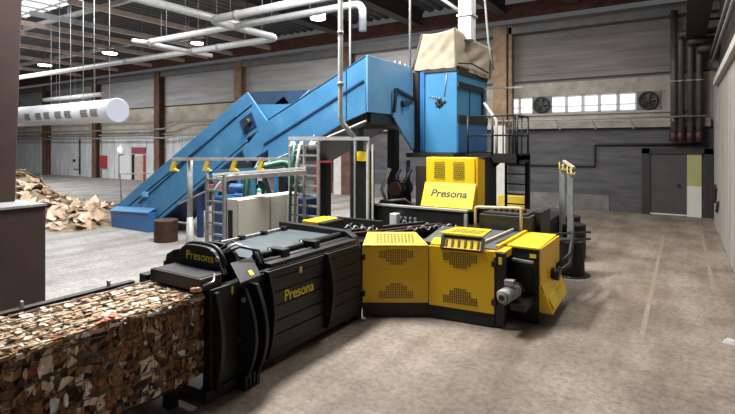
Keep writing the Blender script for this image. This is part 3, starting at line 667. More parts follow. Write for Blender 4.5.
q = onY(484, 103, py0+1.2); MB().tube([(q.x, q.y, q.z), (-4.6, py0+1.2, pz+1.0), (-4.6, py0+1.2, pz)], .045, 8).build('pale_brace', PIPEW, t)

# inverted U guard on the yellow unit
s = MB().tube(elbows([(-3.87, 10.45, 1.1), (-3.87, 10.45, 1.82), (-2.87, 10.45, 1.86), (-2.87, 10.45, 1.2)], .06), .03, 8).build('guard_hoop', mat('hoop_tan', (.48, .40, .30), (.56, .48, .38), 4, .5)); tag(s, 'pale inverted U handrail standing before the dark tank', 'handrail')

# ================================================================== YELLOW DRIVE HOUSING
t = thing('drive_housing', 'angular yellow machine housing with perforated panels and electric motor', 'machine', (-3.6, 9, 0))
A_, B_, C2_ = Vector((-5.0, 7.62, 0)), Vector((-3.97, 8.27, 0)), Vector((-2.77, 8.40, 0))
ZT, ZB = 1.335, .27
def panel(a, b, z0, z1, th, name, m, bev=.008):
    d = (b-a).normalized(); n = Vector((-d.y, d.x, 0))
    o = MB().hull8([a+Vector((0, 0, z0)), b+Vector((0, 0, z0)), b+n*th+Vector((0, 0, z0)), a+n*th+Vector((0, 0, z0)), a+Vector((0, 0, z1)), b+Vector((0, 0, z1)), b+n*th+Vector((0, 0, z1)), a+n*th+Vector((0, 0, z1))]).build(name, m, t, bev)
    return o, d, n
def vents(a, d, n, u0, zz, parent, flip):
    b = MB()
    for i in range(16):
        h0 = .15 if (i < 3 or i > 12) else (.22 if i in (3, 4, 11, 12) else .27)
        p = a+d*(u0-.32+.04*i)-n*.004
        z0, z1 = (zz-h0, zz) if not flip else (zz, zz+h0)
        z = z0
        while z < z1-.01:
            q = [p+Vector((0, 0, z)), p+d*.022+Vector((0, 0, z)), p+d*.022+Vector((0, 0, z+.04)), p+Vector((0, 0, z+.04))]
            b.prism(q, n*.006); z += .048
    b.build('vent_grille', VENT, parent)
pn, d, n = panel(A_, B_, ZB, ZT, .03, 'side_panel', YEL); ln = (B_-A_).length
vents(A_, d, n, ln*.52, ZT-.09, pn, False); vents(A_, d, n, ln*.52, ZB+.08, pn, True)
MB().hull8([A_+Vector((0, 0, .02)), B_+Vector((0, 0, .02)), B_+n*.5+Vector((0, 0, .02)), A_+n*.5+Vector((0, 0, .02)), A_+n*.03+Vector((0, 0, ZB)), B_+n*.03+Vector((0, 0, ZB)), B_+n*.5+Vector((0, 0, ZB)), A_+n*.5+Vector((0, 0, ZB))]).build('plinth', BLACK, t)
pn2, d2_, n2 = panel(B_+d*.006, C2_, ZB-.03, ZT, .03, 'side_panel', YEL); ln = (C2_-B_).length
vents(B_, d2_, n2, ln*.5, ZT-.09, pn2, False); vents(B_, d2_, n2, ln*.5, ZB+.06, pn2, True)
MB().hull8([B_+Vector((0, 0, .02)), C2_+Vector((0, 0, .02)), C2_+n2*.6+Vector((0, 0, .02)), B_+n2*.6+Vector((0, 0, .02)), B_+n2*.03+Vector((0, 0, ZB-.03)), C2_+n2*.03+Vector((0, 0, ZB-.03)), C2_+n2*.6+Vector((0, 0, ZB-.03)), B_+n2*.6+Vector((0, 0, ZB-.03))]).build('plinth', BLACK, t)
for (p, dd, nn) in ((A_, d, n), (C2_, -d2_, n2)):
    for zz in (.45, 1.12): MB().box(-.04, .04, -.03, .03, -.05, .05, Matrix.Translation(p+Vector((0, 0, zz))-nn*.01)).build('hinge', BLACK2, t)
MB().hull8([Vector(q) for q in ((-5.5, 8.0, .02), (-4.0, 8.35, .02), (-2.8, 8.5, .02), (-2.8, 10.6, .02), (-5.5, 8.0, ZT-.04), (-4.0, 8.35, ZT-.04), (-2.8, 8.5, ZT-.04), (-2.8, 10.6, ZT-.04))]).build('inner_frame', BLACK, t)
# angled grating plate on the first panel
ga, gb = A_+Vector((0, 0, ZT)), B_+Vector((0, 0, ZT)); nrm = n
gq = [ga, gb, gb+nrm*.42-d*.20+Vector((0, 0, .17)), ga+nrm*.42+d*.09+Vector((0, 0, .17))]
gp = MB().prism(gq, (0, 0, -.03)).build('top_grating', YELP, t)
b = MB(); un = (gq[3]-gq[0]+gq[2]-gq[1]).normalized(); un = (nrm*.42+Vector((0, 0, .17))).normalized()
for i in range(11):
    for j in range(5):
        p = ga+d*(.26+.066*i)+un*(.085+.066*j)+d.cross(un)*.003
        b.prism([p, p+d*.046, p+d*.046+un*.04, p+un*.04], d.cross(un)*.003)
b.build('vent_grille', VENT, gp)
# top plates
MB().hull8([Vector(q) for q in ((-4.2, 8.5, ZT-.03), (-2.75, 8.5, ZT-.03), (-2.75, 10.5, ZT-.03), (-4.6, 10.3, ZT-.03), (-4.2, 8.5, ZT+.02), (-2.75, 8.5, ZT+.02), (-2.75, 10.5, ZT+.02), (-4.6, 10.3, ZT+.02))]).build('top_deck', GREYPL, t)
MB().hull8([Vector(q) for q in ((-4.25, 9.4, ZT+.02), (-3.35, 9.45, ZT+.02), (-3.45, 10.3, ZT+.02), (-4.2, 10.2, ZT+.02), (-4.25, 9.4, ZT+.05), (-3.35, 9.45, ZT+.05), (-3.45, 10.3, ZT+.05), (-4.2, 10.2, ZT+.05))]).build('top_lid', YELP, t)
b = MB()
for i in range(12):
    for j in range(3): b.box(-4.1+.055*i, -4.065+.055*i, 9.55+.17*j, 9.67+.17*j, ZT+.05, ZT+.055)
b.build('vent_grille', VENT, t)
MB().bar((-3.12, 8.55, ZT+.05), (-3.05, 10.5, ZT+.05), .05, .05).build('pale_rib', mat('rib_tan', (.36, .33, .27), None, 4, .5), t)
MB().bar((-2.78, 8.6, ZT+.04), (-2.78, 10.5, ZT+.04), .05, .06).build('edge_rib', YEL, t)
MB().hull8([Vector(q) for q in ((-3.05, 8.42, ZT-.12), (-2.6, 8.46, ZT-.12), (-2.6, 8.85, ZT-.12), (-3.05, 8.85, ZT-.12), (-3.05, 8.42, ZT), (-2.6, 8.5, ZT), (-2.6, 8.9, ZT+.01), (-3.05, 8.9, ZT+.01))]).build('front_cover', YEL, t, .01)
MB().hull8([Vector(q) for q in ((-3.95, 8.32, ZT-.02), (-3.72, 8.34, ZT-.02), (-3.72, 8.9, ZT-.02), (-4.1, 8.8, ZT-.02), (-3.95, 8.32, ZT+.03), (-3.72, 8.34, ZT+.03), (-3.72, 8.9, ZT+.05), (-4.1, 8.8, ZT+.05))]).build('deck_strip', YEL, t)
# sloping finned rack
rk0, rk1 = Vector((-3.72, 8.31, ZT-.03)), Vector((-2.98, 8.38, ZT-.03)); upv = Vector((-.02, .12, .21))
MB().prism([rk0, rk1, rk1+upv, rk0+upv], (0, .03, 0)).build('rack_back', YELP, t)
b = MB().bar(rk0, rk0+upv, .06).bar(rk1, rk1+upv, .06).bar(rk0+upv, rk1+upv, .06, .05).bar(rk0, rk1, .05, .03)
b.build('rack_frame', BLACK2, t)
for k in range(6):
    p = rk0+(rk1-rk0)*((k+.6)/6.3)+Vector((0, -.01, 0)); MB().bar(p+upv*.2, p+upv*.8, .035, .02).build('rack_fin', VENT, t)
# black post with sticker
MB().box(-2.76, -2.6, 8.42, 8.56, .03, ZT-.02).build('corner_post', BLACK2, t, .01)
MB().box(-2.70, -2.64, 8.412, 8.42, 1.12, 1.24).build('warning_sticker', STICK, t)
# motor box
MX0, MX1, MY0, MY1 = -2.6, -2.15, 9.02, 10.6
MB().box(MX0-.3, MX1-.01, MY0, MY1, .0, ZT-.02).build('motor_box', BLACK, t, .012)
MB().hull8([Vector(q) for q in ((-2.95, MY0-.02, ZT-.02), (MX1, MY0-.02, ZT-.02), (MX1-.04, MY1, ZT-.02), (-2.85, MY1, ZT-.02), (-2.95, MY0-.02, ZT+.02), (MX1, MY0-.02, ZT+.02), (MX1-.04, MY1, ZT+.02), (-2.85, MY1, ZT+.02))]).build('box_top', YELP, t, .008)
MB().box(MX1-.01, MX1+.015, MY0+.01, MY1, .22, ZT).build('box_side', YEL, t)
MB().box(MX1-.17, MX1-.06, MY0-.012, MY0-.002, ZT-.17, ZT-.10).build('warning_sticker', STICK, t)
MB().bar((MX0-.02, MY0-.06, ZT-.22), (MX1-.1, MY0-.06, ZT-.24), .05, .04).build('grab_bar', GREYM, t)
MB().box(MX0+.0, MX1-.14, MY0-.05, MY0-.002, .55, .95).build('access_plate', BLACK2, t)
MB().prism([(MX1+.015, MY0+.02, .66), (MX1+.19, MY0+.04, .24), (MX1+.19, MY0+.04, .20), (MX1+.015, MY0+.02, .20)], (0, 0.02, 0)).prism([(MX1+.015, MY0+.02, .70), (MX1+.015, MY1, .62), (MX1+.14, MY1+.05, .22), (MX1+.2, MY0+.02, .22)], (.02, 0, -.02)).build('outlet_flap', YEL, t)
MB().prism([(MX1+.1, MY0+.12, .46), (MX1+.1, MY1-.3, .42), (MX1+.17, MY1-.2, .25), (MX1+.2, MY0+.12, .27)], (.03, 0, 0)).build('flap_cover', YELP, t, .005)
MB().cyl((MX1+.02, 9.9, .72), (MX1+.16, 9.9, .70), .11, n=14).build('outlet_nozzle', BLACK2, t)
# electric motor
mc = onD(505, 296, 8.32); ma = (onD(521, 286, 8.75)-mc).normalized()
mo = MB().lathe([(.06, -.12), (.11, -.10), (.126, -.07), (.126, 0), (.11, .02), (.117, .03), (.117, .30), (.125, .31), (.125, .36), (.07, .42)], mc, ma, 28).build('electric_motor', GREYM, t)
b = MB()
for k in range(24):
    a = 2*math.pi*k/24; u = ma.orthogonal().normalized(); w = ma.cross(u); o_ = u*math.cos(a)+w*math.sin(a)
    b.bar(mc+ma*.03+o_*.12, mc+ma*.29+o_*.12, .008, .012)
b.build('cooling_fins', GREYM, mo)
b = MB()
for r in (.04, .07, .095): b.lathe([(r, -.001), (r+.012, -.001), (r+.012, .004), (r, .004)], mc-ma*(.105 if r > .06 else .122), ma, 24)
b.build('fan_grille', DARK, mo)
tbx = mc+ma*.17+Vector((0, 0, .13)); MB().box(-.08, .08, -.07, .07, 0, .1, Matrix.Translation(tbx)).build('terminal_box', GREYM, mo, .01)
MB().tube([tbx+Vector((.08, 0, .05)), tbx+Vector((.16, .05, .03)), tbx+Vector((.2, .15, -.1))], .018, 8).build('motor_cable', BLACK2, mo)
MB().box(mc.x+.05, mc.x+.3, mc.y+.12, 9.03, mc.z-.26, mc.z-.14).build('motor_bracket', BLACK2, t)

# ================================================================== BALE CHAMBER
t = thing('bale_chamber', 'long black bale channel with yellow lettering behind the paper bale', 'machine', (-5.6, 6, 0))
SX = -4.93
CY0, CY1 = 4.85, 7.42
b = MB(); z = .26
hs = [.2, .2, .22, .2, .2, .13]
for h in hs:
    b.box(SX-.08, SX, CY0-.2, CY1, z+.006, z+h-.012); z += h
b.build('side_wall', BLACK2, t, .01)
MB().box(SX-.09, SX-.03, CY0-.2, CY1, .26, 1.42).build('side_backing', BLACK, t)
MB().box(-6.7, -6.6, CY0-.2, CY1, .26, 1.42).build('far_wall', BLACK, t)
MB().box(-6.62, SX-.06, CY0-.3, CY1, .14, .26).build('channel_floor', BLACK, t)
MB().box(SX-.16, SX-.02, CY0, CY1, .13, .27).build('lower_beam', BLACK, t)
def rib(y, bulge, z0, z1, th, name, m=BLACK, base=0.0):
    pts = [(SX-.02, y, z0)]
    for i in range(13):
        u = i/12; pts.append((SX+base+bulge*math.sin(math.pi*(.12+.76*u)), y, z0+(z1-z0)*u))
    pts.append((SX-.02, y, z1))
    return MB().prism(pts, (0, th, 0)).build(name, m, t, .006)
for y in (5.02, 6.38):
    rib(y, .18, .2, 1.42, .05, 'curved_rib', BLACK2)
for y in (5.2, 7.2): MB().box(SX-.3, SX-.1, y-.1, y+.1, 0, .15).build('foot', BLACK, t)
MB().box(-6.5, -6.2, 5.5, 5.8, 0, .15).box(-6.5, -6.2, 7.0, 7.3, 0, .15).build('foot', BLACK, t)
MB().box(SX-.004, SX+.01, 5.75, 5.81, 1.24, 1.33).build('warning_sticker', mat('sticker_tan', (.55, .40, .12), None, 4, .5), t)
o0, o1 = onX(284, 301.5, SX), onX(313.5, 289.5, SX)
lettering('lettering', 'Presona', .235, (SX+.006, o0.y, o0.z), (0, 1, 0), (0, 0, 1), LETY, t, .008, 0, o1.y-o0.y)
# top
MB().hull8([Vector(q) for q in ((-6.5, 5.25, 1.48), (-5.45, 5.2, 1.48), (-5.5, 7.42, 1.48), (-6.62, 7.42, 1.48), (-6.5, 5.25, 1.51), (-5.45, 5.2, 1.51), (-5.5, 7.42, 1.51), (-6.62, 7.42, 1.51))]).build('top_plate', GREYPL, t)
MB().box(-6.66, SX-.06, 5.2, CY1, 1.34, 1.48).build('top_frame', BLACK, t)
MB().bar((-6.6, 5.2, 1.53), (-6.68, 7.4, 1.53), .06, .05).build('edge_rail', GALV, t)
for yy in (5.55, 6.1, 6.65, 7.2): MB().box(-6.66, -6.55, yy, yy+.09, 1.5, 1.585).build('clamp', BLACK2, t)
MB().cyl((-5.38, 5.25, 1.52), (-5.38, 7.4, 1.52), .055, n=12).build('cylinder_rod', BLACK2, t)
MB().cyl((-5.18, 5.25, 1.47), (-5.18, 7.4, 1.47), .035, n=10).build('cylinder_rod', DARK, t)
for yy in (5.6, 6.35):
    MB().box(-5.46, -5.12, yy, yy+.16, 1.44, 1.60).build('rod_bracket', BLACK, t, .015)
    MB().cyl((-5.40, yy-.02, 1.56), (-5.40, yy+.0, 1.56), .03, n=8).build('bracket_bolt', CHROME, t)
# end flange
MB().prism([(-6.9, 7.42, .0), (-4.99, 7.42, .0), (-4.99, 7.42, 1.30), (-5.08, 7.42, 1.50), (-5.25, 7.42, 1.60), (-6.9, 7.42, 1.64)], (0, .16, 0)).build('end_flange', BLACK, t, .01)
MB().box(-6.45, -6.05, 7.6, 8.3, 1.5, 1.68).build('yellow_cover', YELP, t, .015)
MB().box(-6.02, -5.9, 7.6, 8.3, 1.4, 1.66).build('cover_bracket', BLACK2, t)
# mouth frame
MB().box(SX-.13, SX+.02, 4.06, 4.75, .12, 1.40).build('mouth_cheek', BLACK, t, .01)
MB().box(-6.4, -6.24, 4.06, 4.75, .12, 1.40).build('mouth_cheek', BLACK, t, .01)
rib(4.1, .18, .14, 1.36, .06, 'clamp_plate', BLACK2)
rib(4.52, .32, .10, 1.32, .05, 'clamp_plate', BLACK2, .01)
rib(4.70, .31, .10, 1.34, .06, 'clamp_plate', BLACK2, .03)
MB().cyl((SX+.12, 4.50, 1.18), (SX+.12, 4.525, 1.18), .035, n=12).build('pivot_bolt', GREYM, t)
for zz in (.66, .26): MB().cyl((SX+.04, 4.48, zz), (SX+.04, 4.54, zz), .035, n=10).build('pivot_bolt', DARK, t)
for k in range(4): MB().box(SX-.0, SX+.16, 4.5+.07*k, 4.55+.07*k, .0, .2).build('foot', BLACK, t)
MB().box(-6.3, SX+.05, 3.98, 4.66, .05, .18).build('mouth_floor', BLACK, t)
# lid box at the mouth
MB().box(-5.98, -4.97, 3.95, 4.30, 1.385, 1.55).build('lid_box', BLACK2, t, .012)
MB().box(-5.95, -5.02, 3.98, 4.32, 1.55, 1.556).build('lid_plate', mat('lid_grey', (.022, .023, .026), (.04, .041, .044), 4, .45), t)
ar = [Vector((-6.06, 4.34, 1.5))]
for i in range(15):
    u = i/14; ar.append(Vector((-5.98+.92*u, 4.34, 1.60+.21*(1-abs(2*u-1)**5)+.03*math.sin(math.pi*u))))
ar.append(Vector((-5.0, 4.34, 1.5)))
MB().prism(ar, (0, .09, 0)).build('arched_cover', BLACK2, t, .012)
arr = [p+Vector((0, .09, .01)) for p in ar[1:-1]]
MB().tube(arr, .03, 8).build('cover_rim', BLACK, t)
MB().prism([p+Vector((0, .3, -.01)) for p in ar], (0, .06, 0)).build('arched_cover', BLACK, t, .01)
lettering('lettering', 'Presona', .165, (-5.74, 4.332, 1.645), (1, 0, .0), (0, 0, 1), STICK, t, .006, 0, .56)
MB().cyl((-5.12, 4.33, 1.7), (-5.12, 4.35, 1.7), .035, n=12).build('cover_bolt', GREYM, t)
MB().prism([(-6.32, 4.35, 1.25), (-6.04, 4.35, 1.25), (-6.04, 4.35, 1.72), (-6.2, 4.35, 1.64)], (0, .2, 0)).build('side_ear', BLACK2, t, .01)
MB().tube([(-5.0, 4.2, 1.56), (-4.9, 4.1, 1.50), (-4.95, 3.98, 1.47)], .014, 8).build('hose', CHROME, t)
MB().cyl((-5.03, 3.88, 1.43), (-4.9, 3.9, 1.45), .03, n=10).build('copper_nozzle', COPPER, t)
wq = [onZ(230.5, 263, 1.65), onZ(252, 256.6, 1.65), onZ(261, 275, 1.46), onZ(240.6, 283, 1.46)]
MB().prism(wq, (-.01, 0, -.025)).build('wing_plate', BLACK2, t, .004)
MB().box(-4.93, -4.88, 4.385, 4.40, 1.27, 1.37).build('warning_sticker', STICK, t)
def wp(a, b): return wq[0]*(1-a)*(1-b)+wq[1]*a*(1-b)+wq[2]*a*b+wq[3]*(1-a)*b
MB().prism([wp(.5, .62), wp(.68, .62), wp(.72, .88), wp(.54, .88)], (.004, -.001, .008)).build('warning_sticker', STICK, t)
for k in range(3):
    MB().tube([(-5.35+.08*k, 4.5, 1.72), (-5.2+.08*k, 4.65, 1.88-.03*k), (-5.1+.06*k, 4.95, 1.72), (-5.15+.06*k, 5.1, 1.5)], .018, 8).build('hose', CHROME if k == 1 else BLACK2, t)

# ================================================================== PAPER BALE
BX0, BX1, BYa, BYb, BZ0, BZ1 = -6.12, -4.99, .6, 4.04, .36, 1.36
PAL = [mat('bale_brown', (.15, .075, .03), (.30, .165, .075), 22, .85), mat('bale_dark_brown', (.085, .04, .017), (.15, .073, .033), 14, .85),
       mat('bale_tan', (.36, .235, .125), (.52, .38, .25), 14, .85), mat('bale_cream', (.55, .45, .32), (.70, .62, .50), 14, .85),
       mat('bale_white', (.62, .62, .60), (.72, .72, .70), 8, .8), mat('bale_red', (.32, .045, .035), (.42, .08, .05), 6, .7),
       mat('bale_slate', (.06, .065, .085), (.11, .115, .13), 6, .7), mat('bale_shadow', (.02, .013, .009), (.035, .022, .014), 6, .9), mat('bale_coral', (.62, .18, .11), (.66, .22, .14), 6, .8)]
random.seed(21)
b = MB(); bm = b.bm
b.mi = 7
b.box(BX0+.03, BX1-.03, BYa, BYb, BZ0+.02, BZ1-.035)
def flake(c, u, v, nv, lu, lv, mi, tilt=.12):
    k = random.choice((4, 5, 5, 6)); a0 = random.uniform(0, 6.28)
    n_ = (nv+u*random.uniform(-tilt, tilt)+v*random.uniform(-tilt, tilt)).normalized()
    u2 = (u-n_*u.dot(n_)).normalized(); v2 = n_.cross(u2)
    bend = random.uniform(-.03, .03)
    pts = []
    for i in range(k):
        a = a0+2*math.pi*i/k+random.uniform(-.25, .25); r = random.uniform(.75, 1.1)
        su, sv = math.cos(a)*r, math.sin(a)*r
        pts.append(c+u2*su*lu+v2*sv*lv+n_*bend*(su*su-.5))
    b.mi = mi
    b.prism(pts, -n_*.006)
W_side = [.58, .26, .07, .03, .03, .008, .012, .01]  # cardboard browns, weighted darker to paint in the shaded side
W_top = [.16, .05, .44, .28, .04, .01, .01, .01]  # paper tones, weighted paler: overhead light on top put into the colour
ex, ey, ez = Vector((1, 0, 0)), Vector((0, 1, 0)), Vector((0, 0, 1))
cols = range(8)
streaks = [(random.uniform(BYa, BYb), random.uniform(BZ0, BZ1), random.choice((4, 3, 4, 3, 2, 3, 1, 5))) for _ in range(22)]
def pick(w, y, z):
    for sy, sz, sm in streaks:
        if w is W_side and abs(sy-y) < .06 and abs(sz-z) < .26 and random.random() < .55: return sm
    return random.choices(cols, w)[0]
def tiles(o, u, v, nv, lu, lv, cu, cv, w, jit, hgt):
    # irregular pressed sheets: jittered lattice, each cell a thin slab with its own height and tilt
    nu, nv_ = int(lu/cu), int(lv/cv); P = {}
    for a in range(nu+1):
        for c in range(nv_+1):
            ju = random.uniform(-jit, jit)*cu*(0 < a < nu); jv = random.uniform(-jit, jit)*cv*(0 < c < nv_)
            P[a, c] = (lu*a/nu+ju+.25*cu*math.sin(c*1.7)*(0 < a < nu), lv*c/nv_+jv+.3*cv*math.sin(a*1.3)*(0 < c < nv_))
    for a in range(nu):
        for c in range(nv_):
            q = [P[a, c], P[a+1, c], P[a+1, c+1], P[a, c+1]]
            sets = [q] if random.random() < .78 else ([[q[0], q[1], q[2]], [q[0], q[2], q[3]]] if random.random() < .5 else [[q[0], q[1], q[3]], [q[1], q[2], q[3]]])
            for r in sets:
                cx = sum(t_[0] for t_ in r)/len(r); cy = sum(t_[1] for t_ in r)/len(r)
                h = random.uniform(0, hgt); tu, tv = random.uniform(-.14, .14), random.uniform(-.14, .14); k = random.uniform(.93, 1.04)
                pts = [o+u*(cx+(t_[0]-cx)*k)+v*(cy+(t_[1]-cy)*k)+nv*(h+(t_[0]-cx)*tu+(t_[1]-cy)*tv) for t_ in r]
                pc = o+u*cx+v*cy
                b.mi = pick(w, pc.y, pc.z); b.prism(pts, -nv*.035)
LY, LZ, LX = BYb-BYa, BZ1-BZ0, BX1-BX0
tiles(Vector((BX1-.035, BYa, BZ0)), ey, ez, ex, LY, LZ, .075, .075, W_side, .34, .028)
tiles(Vector((BX1, BYa, BZ1-.035)), ey, -ex, ez, LY, LX, .10, .085, W_top, .38, .03)
tiles(Vector((BX0+.03, BYb, BZ0)), -ey, ez, -ex, LY, LZ, .15, .14, W_side, .4, .03)
tiles(Vector((BX0, BYa+.02, BZ0)), ex, ez, -ey, LX, LZ, .12, .12, W_side, .4, .03)
for i in range(420):
    y = random.uniform(BYa, BYb-.02); z = random.uniform(BZ0+.03, BZ1-.03); s = random.uniform(.3, .9)
    flake(Vector((BX1-.004+random.uniform(0, .012), y, z)), ez, ey, ex, .06*s*random.uniform(.7, 1.7), .035*s, pick(W_side, y, z), .3)
for i in range(420):
    y = random.uniform(BYa, BYb-.02); x = random.uniform(BX0+.03, BX1-.03); s = random.uniform(.3, 1.1)
    flake(Vector((x, y, BZ1+random.uniform(-.005, .012))), ey, -ex, ez, .06*s*random.uniform(.5, 1.2), .06*s*random.uniform(.7, 1.5), pick(W_top, y, 0), .22)
for i in range(300):    # ruffled upper edge
    y = random.uniform(BYa, BYb-.02); mi = random.choices(cols, [.18, .15, .2, .22, .12, .04, .05, .04])[0]
    nv = (ex*random.uniform(.3, 1)+ez*random.uniform(.3, 1)).normalized()
    flake(Vector((BX1-.025+random.uniform(-.03, .02), y, BZ1-.03+random.uniform(-.04, .02))), ey, nv.cross(ey), nv, random.uniform(.02, .09), random.uniform(.015, .045), mi, .4)
for k in range(5): flake(Vector((BX1-.05, 2.72+.05*k, BZ1-.0+.012*k)), ey, -ex, ez, .06, .05, 8, .3)
t = thing('paper_bale', 'long bale of pressed waste cardboard and paper emerging from the black press mouth', 'bale', (-5.57, 2.3, BZ0))
b.build('pressed_paper', PAL, t)
for k in range(5):
    z = BZ0+.12+.19*k
    pts = [Vector((BX1+.012+random.uniform(-.004, .006), BYa+i*(BYb-BYa)/24, z+random.uniform(-.012, .012)+.01*math.sin(i))) for i in range(25)]
    MB().tube(pts, .006, 5).build('baling_wire', BLACK, t)
for k in range(5):
    x = BX0+.12+.21*k
    pts = [Vector((x+random.uniform(-.01, .01), BYa+i*(BYb-BYa)/24, BZ1+.012+random.uniform(-.004, .008))) for i in range(25)]
    MB().tube(pts, .006, 5).build('baling_wire', BLACK, t)
# outfeed table carrying the bale
t = thing('outfeed_table', 'dark steel outfeed table with a side rail carrying the paper bale', 'table', (-5.57, 2.2, 0))
MB().box(-6.22, -5.12, .4, 3.9, .26, .345).build('table_bed', BLACK, t)
MB().box(-6.34, -6.24, .4, 3.9, 1.20, 1.36).build('side_rail', DARK, t, .008)
for y in (.7, 1.8, 2.9, 3.7):
    MB().box(-6.33, -6.25, y, y+.1, 0, 1.2).build('rail_post', BLACK, t)
    MB().box(-5.35, -5.2, y, y+.12, 0, .26).build('leg', BLACK, t)
for y in (2.55, 3.55): MB().box(-6.31, -6.27, y, y+.03, 1.36, 1.43).build('rail_stud', CHROME, t)

# ================================================================== LEFT FOREGROUND COLUMN AND BLOCK
pb = onD(46, 204, 8.6); bx = pb.x
struct('wall_left', MB().box(bx-1.1, bx, pb.y-4.5, pb.y, 0, 2.13), BROWN, .02, 'dark brown low concrete wall under the column')
struct('trim_coping', MB().box(bx-1.12, bx+.02, pb.y-4.5, pb.y+.01, 2.13, 2.17), BLOCKTOP)
cb = onD(15.5, 203, 8.9); ct = onD(26.5, -20, 8.9)
struct('column_8', MB().hull8([Vector(q) for q in ((cb.x-.9, cb.y-.6, 2.16), (cb.x, cb.y-.6, 2.16), (cb.x, cb.y, 2.16), (cb.x-.9, cb.y, 2.16), (ct.x-.9, ct.y-.6, 8), (ct.x, ct.y-.6, 8), (ct.x, ct.y, 8), (ct.x-.9, ct.y, 8))]), BROWN, .02)

# ================================================================== CARDBOARD HEAP
random.seed(11)
cpts = [(-25.0, 9.7, 1.95, 2.4), (-23.2, 9.7, 1.35, 2.0), (-21.8, 10.3, .95, 1.7), (-20.3, 10.7, .7, 1.3), (-27.5, 9.2, 1.9, 2.6), (-20.6, 11.8, .5, 1.2), (-19.7, 9.9, .35, .9)]
def hh(x, y):
    return max([h*max(0, 1-((x-a)**2+(y-c)**2)/r**2)**1.2 for a, c, h, r in cpts]+[0])
b = MB(); vg = {}
nx, ny = 46, 30
for i in range(nx+1):
    for j in range(ny+1):
        x = -30+11.9*i/nx; y = 6.6+7.0*j/ny; h = hh(x, y)
        vg[i, j] = b.bm.verts.new((x, y, h*(1+random.uniform(-.12, .12)) if h > .02 else .004))
for i in range(nx):
    for j in range(ny):
        q = [vg[i, j], vg[i+1, j], vg[i+1, j+1], vg[i, j+1]]
        if max(v.co.z for v in q) > .03: b._f(q)
lo = [v for v in b.bm.verts if not v.link_faces]
for v in lo: b.bm.verts.remove(v)
hp = b.build('cardboard_heap', mat('heap_scraps', (.16, .10, .06), (.33, .25, .17), 5, .95, 0, .8, c3=(.45, .37, .28), bscale=12)); hp['kind'] = 'stuff'; tag(hp, 'heap of loose waste cardboard on the floor at the left', 'heap')
proto = {}
LAB = ['tan torn cardboard sheet lying on the waste heap', 'cream torn paper sheet lying on the waste heap', 'brown torn cardboard sheet lying on the waste heap']
def sheet_mesh(seed):
    random.seed(seed); b = MB(); k = random.choice((5, 6, 7)); top = []; n = k
    a0 = random.uniform(0, 6); fold = random.uniform(.0, .16); lu, lv = random.uniform(.22, .42), random.uniform(.14, .28)
    pts = []
    for i in range(n):
        a = a0+2*math.pi*i/n; r = random.uniform(.7, 1.15); x, y = math.cos(a)*r*lu, math.sin(a)*r*lv
        pts.append((x, y, fold*(x/lu)**2))
    c0 = b.bm.verts.new((0, 0, 0)); c1 = b.bm.verts.new((0, 0, .012))
    A = [b.bm.verts.new(p) for p in pts]; B2 = [b.bm.verts.new((p[0], p[1], p[2]+.012)) for p in pts]
    for i in range(n):
        j = (i+1) % n; b._f([c0, A[j], A[i]]); b._f([c1, B2[i], B2[j]]); b._f([A[i], A[j], B2[j], B2[i]])
    return b
protos = []
for k in range(9):
    o = sheet_mesh(40+k).build('cardboard_sheet', CARD[k % 3]); protos.append(o)
random.seed(5)
made = 0; used = set(); tries = 0
while made < 290 and tries < 9000:
    tries += 1
    a, c, h, r = random.choice(cpts); ang = random.uniform(0, 6.28); rr = r*math.sqrt(random.random())
    x, y = a+rr*math.cos(ang), c+rr*math.sin(ang)*1.0
    z = hh(x, y)
    if x > -18.6 or y < 6.4 or (x > -20.2 and y > 10.7) or (rr > r*.97): continue
    k = random.choices(range(9), [1, 1.2, .8]*3)[0]
    o = protos[k] if k not in used else protos[k].copy()
    if k in used: COL.objects.link(o)
    used.add(k)
    e = .05; gx = (hh(x+e, y)-hh(x-e, y))/(2*e); gy = (hh(x, y+e)-hh(x, y-e))/(2*e)
    nrm = Vector((-gx+random.uniform(-.6, .6), -gy+random.uniform(-.6, .6), 1)).normalized()
    q = nrm.to_track_quat('Z', 'Y'); q = q @ Matrix.Rotation(random.uniform(0, 6.28), 3, 'Z').to_quaternion()
    o.rotation_mode = 'QUATERNION'; o.rotation_quaternion = q; o.location = (x, y, z+.06+random.uniform(0, .05)); s = random.uniform(.6, 1.3); o.scale = (s, s, 1)
    tag(o, LAB[k % 3], 'cardboard', ('tan', 'cream', 'brown')[k % 3]+' sheets on the waste heap'); made += 1

# ================================================================== CONTROL CABINET AND CABLE RACKS
t = thing('control_cabinet', 'tall beige grey two door control cabinet beside the bale channel', 'cabinet', (-8.5, 8.5, 0))
KX1, KX0, KY0, KY1 = -8.2, -8.52, 7.5, 9.5
MB().box(KX0, KX1, KY0, KY1, .1, 2.0).build('cabinet_body', CAB, t, .012)
MB().box(KX0+.03, KX1-.03, KY0+.03, KY1-.03, 0, .1).build('plinth', BLACK2, t)
MB().box(KX1, KX1+.008, (KY0+KY1)/2-.03, (KY0+KY1)/2+.03, .12, 1.98).build('door_seal', DARK, t)
for y0, y1 in ((KY0+.015, (KY0+KY1)/2-.018), ((KY0+KY1)/2+.018, KY1-.015)):
    dd = MB().box(KX1, KX1+.03, y0, y1, .12, 1.98).build('door', CAB, t, .006)
    MB().box(KX1+.025, KX1+.045, y1-.08, y1-.05, 1.0, 1.2).build('handle', DARK, dd)
MB().box(KX0+.05, KX0+.18, KY0-.02, KY0, .2, 1.75).build('side_vents', BLACK2, t)
q = onX(259, 193, -8.45); MB().cyl((-8.45, q.y, 2.0), (-8.45, q.y, 2.06), .05, n=12).build('beacon_base', PIPEW, t)
MB().lathe([(.05, 0), (.05, .07), (.02, .1)], (-8.45, q.y, 2.06)).build('beacon_lens', GREEN, t)
